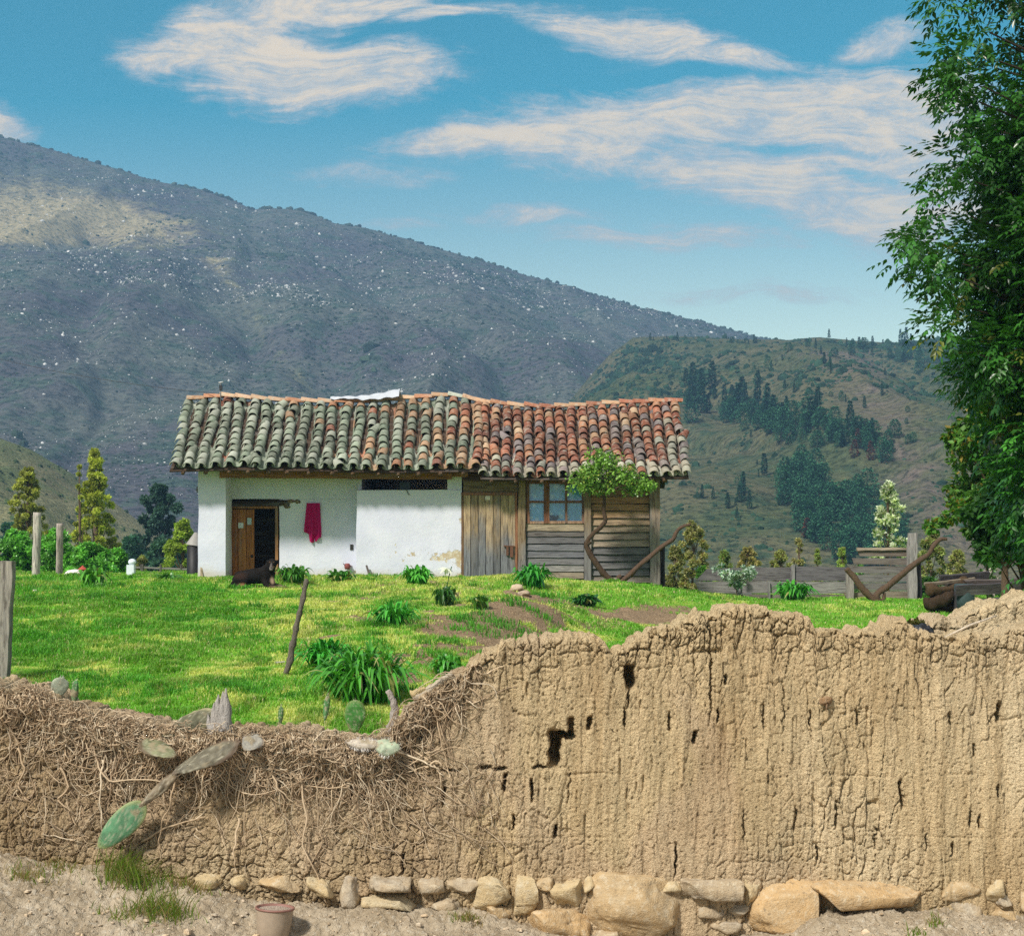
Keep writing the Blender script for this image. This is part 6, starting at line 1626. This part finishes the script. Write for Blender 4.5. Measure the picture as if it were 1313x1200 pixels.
# trees behind the board fence at right
for k, (px, Y, top, w, c, lab) in enumerate(((866, 48, 700, 34, (.15, .15, .06), 'olive tree right beside the house corner'), (888, 50, 668, 50, (.17, .165, .065), 'ragged olive tree behind the right house corner'), (928, 55, 706, 30, (.12, .16, .05), 'small green tree behind the left end of the board fence'), (960, 58, 700, 42, (.17, .15, .055), 'rusty olive tree above the board fence'), (1000, 60, 706, 36, (.15, .16, .05), 'low yellow green tree above the middle of the board fence'),
        (1024, 56, 684, 22, (.17, .16, .07), 'narrow olive tree above the fence near the rounded clump'), (1048, 56, 702, 14, (.17, .21, .06), 'tiny cone tree right of the narrow olive tree'), (1080, 56, 694, 18, (.18, .23, .06), 'yellow green cone tree left of the board panel'), (1100, 52, 712, 20, (.1, .19, .06), 'low bush behind the left edge of the board panel'), (1194, 50, 678, 42, (.15, .17, .055), 'olive tree behind the post of the board panel'), (1228, 48, 706, 34, (.16, .165, .06), 'olive bush behind the timber heap'))):
    tree('olive_tree', lab, px, Y, top, w, CONE if w < 25 else ROUND, 90 if w > 25 else 40, 90, .115, tuple(2.1 * v for v in c), 30 + k, z0=-.8, tr=.016, droop=-.1, clr=.13, yel=.12, ycol=(.26, .17, .06))
tree('green_bush', 'bright green bush at the foot of the house corner', 902, 40, 728, 26, BUSH, 30, 60, .12, (.12, .28, .04), 50, cat='bush', z0=.3)
tree('green_bush', 'dark green bush between board panel and timber heap', 1190, 34, 742, 40, BUSH, 40, 60, .12, (.06, .15, .03), 51, cat='bush', z0=.8)
# white flowering shrubs
tree('flowering_shrub', 'tall pyramid of pale cream blossom above the board panel', 1139, 38, 618, 56, [(0, .2), (.30, .55), (.5, 1), (.75, .62), (.9, .3), (1, .05)], 66, 34, .12, (.62, .66, .50), 52, cat='shrub', z0=.4, tr=.010, droop=-.4, clr=.13, yel=.25, ycol=(.14, .24, .08), low=.45)
tree('flowering_shrub', 'small pale blossoming shrub against the board fence', 944, 32.3, 723, 52, [(0, .1), (.5, .45), (.8, 1), (1, .6)], 40, 26, .085, (.50, .60, .52), 53, cat='shrub', z0=1.25, tr=.02, droop=-.3, clr=.13, yel=.35, ycol=(.10, .22, .12), low=.4)
tree('flowering_shrub', 'pale pink flowered bush at the right of the timber heap', 1266, 30, 712, 44, BUSH, 34, 40, .09, (.10, .20, .06), 54, cat='shrub', z0=1.3, yel=.14, ycol=(.72, .60, .55))

# ------------------------------------------------------------------ large tree at the right edge
def big_tree():
    Y0 = 14.0; g = rng(90)
    prof = np.array([(-260, 1200), (-120, 1178), (0, 1176), (40, 1190), (80, 1182), (110, 1180), (150, 1200), (200, 1200), (240, 1198), (280, 1178), (318, 1155), (350, 1180), (390, 1192), (430, 1190), (470, 1205), (520, 1222), (560, 1228), (610, 1238), (650, 1258), (700, 1264), (745, 1285), (775, 1310)], float)
    root = empty('broadleaf_tree', (6.9, 14.6, .9), 'tall dense broadleaf tree filling the right edge of the view', 'tree')
    xc, cl = 7.0, []
    tw = []
    while len(cl) < 1500:
        py = g.uniform(-300, 740); edge = np.interp(py, prof[:, 0], prof[:, 1]); z = CZ + (HZ - py) / F * Y0
        rx = xc - (edge + 78 - CX) / F * Y0; k = g.uniform(.05, 1) ** .55; a = g.uniform(0, 6.283)
        if py < 130 and g.uniform() < .55: continue
        x = xc + math.cos(a) * rx * k * g.uniform(.9, 1.02); y = 14.6 + math.sin(a) * min(2.6, rx) * k
        if x > 8.2 or y > 16.6: continue
        cl.append((x, y, z, g.uniform(.22, .40)))
    # pendulous sprigs that stick out against the sky
    for (px, py) in ((1158, 308), (1150, 322), (1168, 298), (1176, 312), (1172, 335), (1185, 326), (1180, 80), (1186, 100), (1192, 120), (1200, 140), (1185, 8), (1176, 0), (1200, 55), (1210, 70), (1206, 190), (1200, 212), (1194, 345), (1190, 362), (1200, 250), (1196, 380), (1190, 412), (1200, 430), (1208, 20), (1225, 40), (1215, 100), (1222, 160)):
        for _ in range(2): p = P(px + g.normal(28 if py < 200 else 8, 6), py + g.normal(0, 5), Y0 + g.uniform(-.5, .7)); cl.append((*p, g.uniform(.10, .17)))
    cl = np.array(cl); m = MB()
    tt = np.linspace(0, 1, 16); path = np.stack([7.0 + .12 * vnoise(tt * 4, 0 * tt, s=4), 14.6 + .1 * vnoise(tt * 4, 0 * tt, s=5), .8 + tt * 9.4], 1); m.tube(path, .34 * (1 - .8 * tt), (.12, .09, .065), 12, True, .15, 3)
    for c in cl[::3]:
        h = np.clip((c[2] - .8) / 9.4 - .10, .08, .95); st = path[int(h * 15)]; e = np.array(c[:3]); md = (st + e) / 2 + (0, 0, .18); m.tube([st, md, st + (e - st) * .85], (.045, .022, .007), (.06, .048, .036), 6, False)
    obj('trunk', m, MAT['bark'], root)
    # pinnate sprays
    cnt = np.where(cl[:, 3] < .18, 9, 30); ci = np.repeat(np.arange(len(cl)), cnt); n = len(ci)
    d = unit(g.normal(0, 1, (n, 3))); p = cl[ci, :3] + d * (cl[ci, 3] * g.uniform(.2, 1, n))[:, None]
    ax = d * .8 + np.array((0, -.15, -.25)) + g.normal(0, .35, (n, 3)); ax[:, 0] -= .35 * (p[:, 0] < 5.2); ax = unit(ax)
    sd = unit(np.cross(ax, (0, 0, 1.0)) + 1e-6); L = g.uniform(.16, .26, n)[:, None]; up = np.cross(sd, ax)
    tone = (g.uniform(.6, 1.45, len(cl))[ci] * g.uniform(.75, 1.3, n))[:, None]; base = np.array((.032, .12, .016)) * tone * (1 + .5 * sstep(5.5, 3.0, p[:, 2:3]))
    yl = (g.uniform(size=n) < .04) & (p[:, 2] < 5.5); base[yl] = np.array((.14, .16, .03)) * tone[yl]
    C, D, N, Cc = [], [], [], []
    for j, f in enumerate((.25, .25, .55, .55, .82, .82, 1.0)):
        q = p + ax * L * f + np.array((0, 0, -.12)) * f * f * L
        dd = unit(ax * .75 + sd * (1, -1)[j % 2] * .8 + np.array((0, 0, -.3))) if j < 6 else unit(ax + np.array((0, 0, -.3)))
        nn = up + g.normal(0, .3, (n, 3)); nn = unit(nn - dd * (nn * dd).sum(1, keepdims=True))
        C.append(q); D.append(dd); N.append(nn); Cc.append(base * g.uniform(.85, 1.15, (n, 1)))
    C, D, N, Cc = map(np.concatenate, (C, D, N, Cc)); LL = g.uniform(.07, .105, len(C))
    obj('crown', leaves(C, D, N, LL, LL * .22, Cc, .25, .08), MAT['glossy_leaf'], root)


big_tree()
g = rng(95); cl = []
tree('yellowing_tree', 'yellowish leaved tree half hidden behind the tall dense tree', 1284, 19, 455, 160, ROUND, 170, 80, .10, (.085, .20, .03), 60, z0=1.0, tr=.016, yel=.12, ycol=(.28, .22, .04), clr=.16, low=.42)
tree('yellowing_tree', 'dark green lower tree beneath the tall dense tree at the right edge', 1316, 17, 560, 150, BUSH, 170, 80, .10, (.045, .13, .025), 61, z0=1.0, tr=.016, clr=.18, low=.5)

# ------------------------------------------------------------------ pine wood on the right hand hill: each tree by itself
def conifer_mesh(name, h, r, prof, n, col, seed, lsz):
    g = rng(seed); t = g.uniform(.06, 1, n); rad = np.interp(t, [p[0] for p in prof], [p[1] for p in prof]) * r; a = g.uniform(0, 6.283, n); k = g.uniform(.35, 1, n) ** .5
    k = k * (1 + .25 * np.sin(a * 4 + t * 17))
    C = np.stack([np.cos(a) * rad * k, np.sin(a) * rad * k, t * h], 1); D = unit(np.stack([np.cos(a), np.sin(a), .1 + 0 * a], 1) + g.normal(0, .35, (n, 3))); N = unit(g.normal(0, .4, (n, 3)) + (0, 0, 1)); N = unit(N - D * (N * D).sum(1, keepdims=True))
    c = np.array(col) * g.uniform(.6, 1.4, (n, 1))
    V, f, cc = leaves(C, D, N, lsz * h * g.uniform(.7, 1.3, n), lsz * h * .42, c)
    m = MB(); m.add(V, None, f[0], cc); m.tube([(0, 0, -1), (0, 0, h * .9)], (h * .018, h * .004), (.06, .045, .035), 5)
    V, f, cc = m.arrays(); return mesh_data(name, V, f, [MAT['needle']], False, cc)


PINE = [conifer_mesh('spire_pine', 12, 1.7, [(0, .5), (.15, 1), (.6, .65), (1, .05)], 420, (.045, .125, .07), 1, .09), conifer_mesh('spire_pine', 12, 1.3, [(0, .4), (.2, .9), (.7, .6), (1, .05)], 360, (.04, .115, .066), 2, .09),
        conifer_mesh('round_pine', 9, 3.0, [(0, .5), (.3, 1), (.7, .85), (1, .2)], 520, (.048, .155, .08), 3, .10), conifer_mesh('round_pine', 8, 3.2, [(0, .6), (.35, 1), (.75, .8), (1, .2)], 520, (.06, .18, .085), 4, .10), conifer_mesh('rusty_pine', 9, 1.9, [(0, .4), (.3, 1), (1, .1)], 360, (.16, .055, .03), 5, .09)]
GP = {}
def pine(kind, px, py, scale, label, group, cat='pine'):
    me = PINE[kind]; nm = ('spire_pine', 'spire_pine', 'round_pine', 'round_pine', 'rusty_pine')[kind]
    o = bpy.data.objects.new(nm, me); COL.objects.link(o); o.location = hill_px('wooded_hill', px, py); o.rotation_euler = (0, 0, px * 1.7 % 6.28); scale = scale * o.location[1] / F / (12, 12, 9, 8, 9)[kind]; o.scale = (scale * (1 + .15 * math.sin(px)), scale, scale * (1 + .2 * math.sin(px * 3.1 + py)))
    tag(o, label, cat, group)


g = rng(200)
for k in range(44):                 # tall spires in the upper belt
    t = g.uniform(); px = 872 + t * 250 + g.normal(0, 6); py = 512 + t * 62 + g.normal(0, 9)
    pine(int(g.integers(0, 2)), px, py, g.uniform(20, 38), 'tall thin dark pine in the upper belt of the hill wood', 'tall pines in the upper belt')
for k in range(80):
    t = g.uniform(); px = 880 + t * 260 + g.normal(0, 8); py = 522 + t * 60 + g.normal(0, 9)
    pine(int(g.integers(2, 4)), px, py, g.uniform(15, 26), 'rounded pine in the upper belt of the hill wood', 'rounded pines in the upper belt')
n = 0
while n < 135:                       # lower wood
    px, py = g.uniform(960, 1165), g.uniform(600, 735)
    if (px - 1072 - (py - 660) * .72) ** 2 / 66 ** 2 + (py - 668) ** 2 / 64 ** 2 > 1: continue
    pine(int(g.integers(2, 4)), px, py, g.uniform(20, 32), 'rounded dark pine in the lower wood of the right hand hill', 'pines of the lower wood'); n += 1
for k in range(12):
    px, py = g.uniform(900, 1040), 0; py = 640 - (px - 900) * .15 + g.normal(0, 18)
    pine(int(g.integers(0, 2)), px, py, g.uniform(14, 32), 'slim pine at the left fringe of the lower wood', 'slim fringe pines')
pine(4, 1035, 692, 32, 'single rusty brown pine in the lower wood', 'rusty pine')
for k in range(3): pine(4, 1100 + g.uniform(-20, 40), 590 + g.normal(0, 8), 22, 'brownish dying pine at the right end of the upper belt', 'brown pines of the upper belt')
n = 0
while n < 46:
    px, py = g.uniform(880, 1190), g.uniform(455, 735)
    if fbm(np.array([px * .02]), np.array([py * .02]), s=9)[0] < .02: continue
    pine(int(g.integers(0, 4)), px, py, g.uniform(7, 15), 'small lone tree dotted over the open slope of the right hand hill', 'lone trees on the open slope'); n += 1
for k in range(42):                  # ridge and right-hand belt
    px = g.uniform(1000, 1260) if k < 24 else g.uniform(815, 1180); py = (445 + (px - 1000) * .12 + g.normal(0, 12)) if k < 24 else np.interp(px, [815, 985, 1180], [437, 441, 446])
    pine(int(g.integers(0, 4)), px, py, g.uniform(5, 11) if k >= 24 else g.uniform(9, 18), 'small dark tree along the skyline of the right hand hill', 'trees on the skyline of the hill')
for px, h_ in ((1158, 1.0), (1162, 1.25), (1168, .9)): pine(1, px, 446, h_ * 17, 'tall spire standing above the skyline by the large tree', 'skyline spires')
# ------------------------------------------------------------------ haze, sky, sun, camera
HAZE = True
if HAZE:
    m, t = newmat('haze')
    v = t.n('ShaderNodeVolumePrincipled', Color=(.32, .62, 1.0, 1), Density=.00043, Anisotropy=.0)
    o_ = t.n('ShaderNodeOutputMaterial'); t.nt.links.new(v.outputs[0], o_.inputs['Volume'])
    mb = MB(); mb.box((-3600, -60, -40), (3600, 1900, 460), res=1e9, amp=0)
    tag(obj('haze', mb, m, None, None, False), 'thin blue air between the viewer and the mountains', 'haze', None, 'stuff')

SUN_EL, SUN_AZ = R(44), R(-142)       # azimuth from +Y towards +X: behind the camera, to the left
sd = Vector((math.sin(SUN_AZ) * math.cos(SUN_EL), math.cos(SUN_AZ) * math.cos(SUN_EL), math.sin(SUN_EL)))
L = bpy.data.lights.new('sun', 'SUN'); L.energy = 2.6; L.angle = R(7); L.color = (1, .95, .86)
so = bpy.data.objects.new('sun', L); COL.objects.link(so); so.rotation_euler = sd.to_track_quat('Z', 'Y').to_euler(); so.location = (0, 0, 50)

w = bpy.data.worlds.new("World"); scene.world = w; w.use_nodes = True
t = NT(w)
sky = t.n('ShaderNodeTexSky', _sky_type='NISHITA', _sun_disc=False, _sun_elevation=SUN_EL, _sun_rotation=SUN_AZ, _altitude=2100, _air_density=1.0, _dust_density=.6, _ozone_density=2.2)
dirv = t.n('ShaderNodeNewGeometry').outputs['Incoming']
dv = t.n('ShaderNodeVectorMath', _operation='SCALE', Scale=-1.0); t.set(dv.inputs[0], dirv)
sp = t.n('ShaderNodeSeparateXYZ'); t.set(sp.inputs[0], dv.outputs[0])
ysafe = t.math('MAXIMUM', sp.outputs[1], .05)
u = t.math('DIVIDE', sp.outputs[0], ysafe); v = t.math('DIVIDE', sp.outputs[2], ysafe)
uv = t.n('ShaderNodeCombineXYZ'); t.set(uv.inputs[0], u); t.set(uv.inputs[1], v)
# drift of the cloud field: streaks along u, slightly falling to the right
warp = t.n('ShaderNodeTexNoise', Scale=7.0, Detail=4); t.set(warp.inputs['Vector'], uv)
ws = t.n('ShaderNodeVectorMath', _operation='SUBTRACT'); t.set(ws.inputs[0], warp.outputs['Color']); ws.inputs[1].default_value = (.5, .5, .5)
w2 = t.n('ShaderNodeVectorMath', _operation='SCALE', Scale=.045); t.set(w2.inputs[0], ws.outputs[0])
uvw = t.n('ShaderNodeVectorMath', _operation='ADD'); t.set(uvw.inputs[0], uv); t.set(uvw.inputs[1], w2.outputs[0])


def blob(px, py, a, b, rot=0.0, k=1.0):
    """soft elongated cloud bank; centre and half sizes as bearing/elevation tangents"""
    mp = t.n('ShaderNodeMapping', _vector_type='TEXTURE'); t.set(mp.inputs[0], uvw.outputs[0])
    mp.inputs['Location'].default_value = ((px - CX) / F, (HZ - py) / F, 0); mp.inputs['Rotation'].default_value = (0, 0, R(rot)); mp.inputs['Scale'].default_value = (a / F, b / F, 1)
    ln = t.n('ShaderNodeVectorMath', _operation='LENGTH'); t.set(ln.inputs[0], mp.outputs[0])
    return t.math('MULTIPLY', t.ramp(ln.outputs['Value'], 1.25, .15), k)


def cloudmask(lst):
    out = None
    for a in lst:
        b = blob(*a); out = b if out is None else t.math('MAXIMUM', out, b)
    return out


mask = cloudmask([(372, 82, 235, 66, -4), (300, 40, 130, 52, 10), (480, 104, 130, 40, 7), (225, 74, 100, 34, 4), (420, 8, 170, 30, 3, .9), (560, 18, 90, 14, 8, .8),
                  (810, 44, 175, 32, -7), (940, 66, 120, 24, -4, .85), (1128, 50, 70, 28, 14), (600, 186, 150, 22, 3), (760, 172, 220, 58, 4), (950, 150, 270, 78, 0), (1130, 130, 200, 66, -3), (960, 225, 250, 54, -11), (1110, 260, 190, 66, -15), (1190, 220, 160, 140, -10), (1000, 180, 290, 70, -6, .95), (1400, 220, 300, 130, 0),
                  (4, 158, 56, 38, -8), (-140, 140, 130, 60, 0), (850, 300, 240, 24, -4, .52), (700, 275, 180, 18, -2, .45), (960, 380, 220, 20, 0, .36), (480, 222, 150, 22, 0, .36), (505, 290, 80, 14, 0, .45), (800, -80, 500, 40, 0, .6), (640, 12, 300, 14, 0, .4)])
hole = t.math('MAXIMUM', blob(985, 184, 150, 11, -3, .62), t.math('MAXIMUM', blob(455, 48, 90, 10, 7, .35), t.math('MAXIMUM', blob(1130, 218, 110, 13, -9, .6), blob(860, 92, 150, 12, 4, .55))))
st = t.noise(t.scale(uvw.outputs[0], (4.2, 22, 1)), 2.4, 12, .74, 1.1)
cu = t.noise(t.scale(uvw.outputs[0], (1, 1.7, 1)), 19, 12, .74)
tex = t.math('ADD', t.math('MULTIPLY', t.math('SUBTRACT', st, .5), 1.5), t.math('MULTIPLY', t.math('SUBTRACT', cu, .5), 1.35))
dens = t.math('ADD', t.math('SUBTRACT', t.math('MULTIPLY', mask, 1.05), hole), tex)
alpha = t.math('MULTIPLY', t.ramp(dens, .03, .86), t.ramp(mask, .02, .2))
fil = t.math('ADD', t.math('MULTIPLY', st, .62), t.math('MULTIPLY', cu, .38))
hot = t.math('MULTIPLY', t.ramp(dens, .25, 1.15), t.ramp(fil, .38, .60))
alpha = t.math('MULTIPLY', alpha, t.math('ADD', .74, t.math('MULTIPLY', t.ramp(fil, .36, .56), .26)))
low = t.ramp(v, .37, .13)
SKY_K = .075
skyc = t.mix(1.0, sky.outputs[0], t.mix(low, (.09, 1.08, .90, 1), (2.3, 1.8, 1.04, 1)), 'MULTIPLY')
hsv = t.n('ShaderNodeHueSaturation', Saturation=1.15, Value=1.0); t.set(hsv.inputs['Color'], skyc)
ccol = t.mix(hot, (4.4, 4.5, 4.6, 1), (8.4, 6.5, 4.3, 1))
front = t.mix(t.math('MULTIPLY', alpha, .93), hsv.outputs[0], ccol)
# unseen broken cloud added overhead and behind the viewer as soft neutral fill
on = t.noise(dv.outputs[0], 2.2, 6, .6)
cover = t.math('MAXIMUM', t.ramp(sp.outputs[2], .42, .66), t.ramp(sp.outputs[1], .55, .15))
cover = t.math('MULTIPLY', cover, t.ramp(on, .34, .52))
final = t.mix(cover, front, t.mix(on, (2.9, 3.0, 3.2, 1), (5.4, 5.2, 5.0, 1)))
bg = t.n('ShaderNodeBackground', Strength=SKY_K); t.set(bg.inputs[0], final)
wo = t.n('ShaderNodeOutputWorld'); t.nt.links.new(bg.outputs[0], wo.inputs[0])

cam = bpy.data.cameras.new('camera'); co = bpy.data.objects.new('camera', cam); COL.objects.link(co)
co.location = (0, 0, CZ); co.rotation_euler = (R(90), 0, 0)
cam.sensor_width = 36; cam.lens = 36 * F / 1313; cam.shift_y = (HZ - 600) / 1313
cam.clip_start = .1; cam.clip_end = 9000
scene.camera = co

scene.view_settings.view_transform = 'Standard'; scene.view_settings.look = 'None'; scene.view_settings.gamma = 1; scene.view_settings.exposure = .95
try: scene.view_settings.use_curve_mapping = False
except Exception: pass
scene.cycles.use_denoising = False
scene.cycles.max_bounces = 6; scene.cycles.diffuse_bounces = 3; scene.cycles.glossy_bounces = 2; scene.cycles.transmission_bounces = 4; scene.cycles.transparent_max_bounces = 8; scene.cycles.volume_bounces = 0
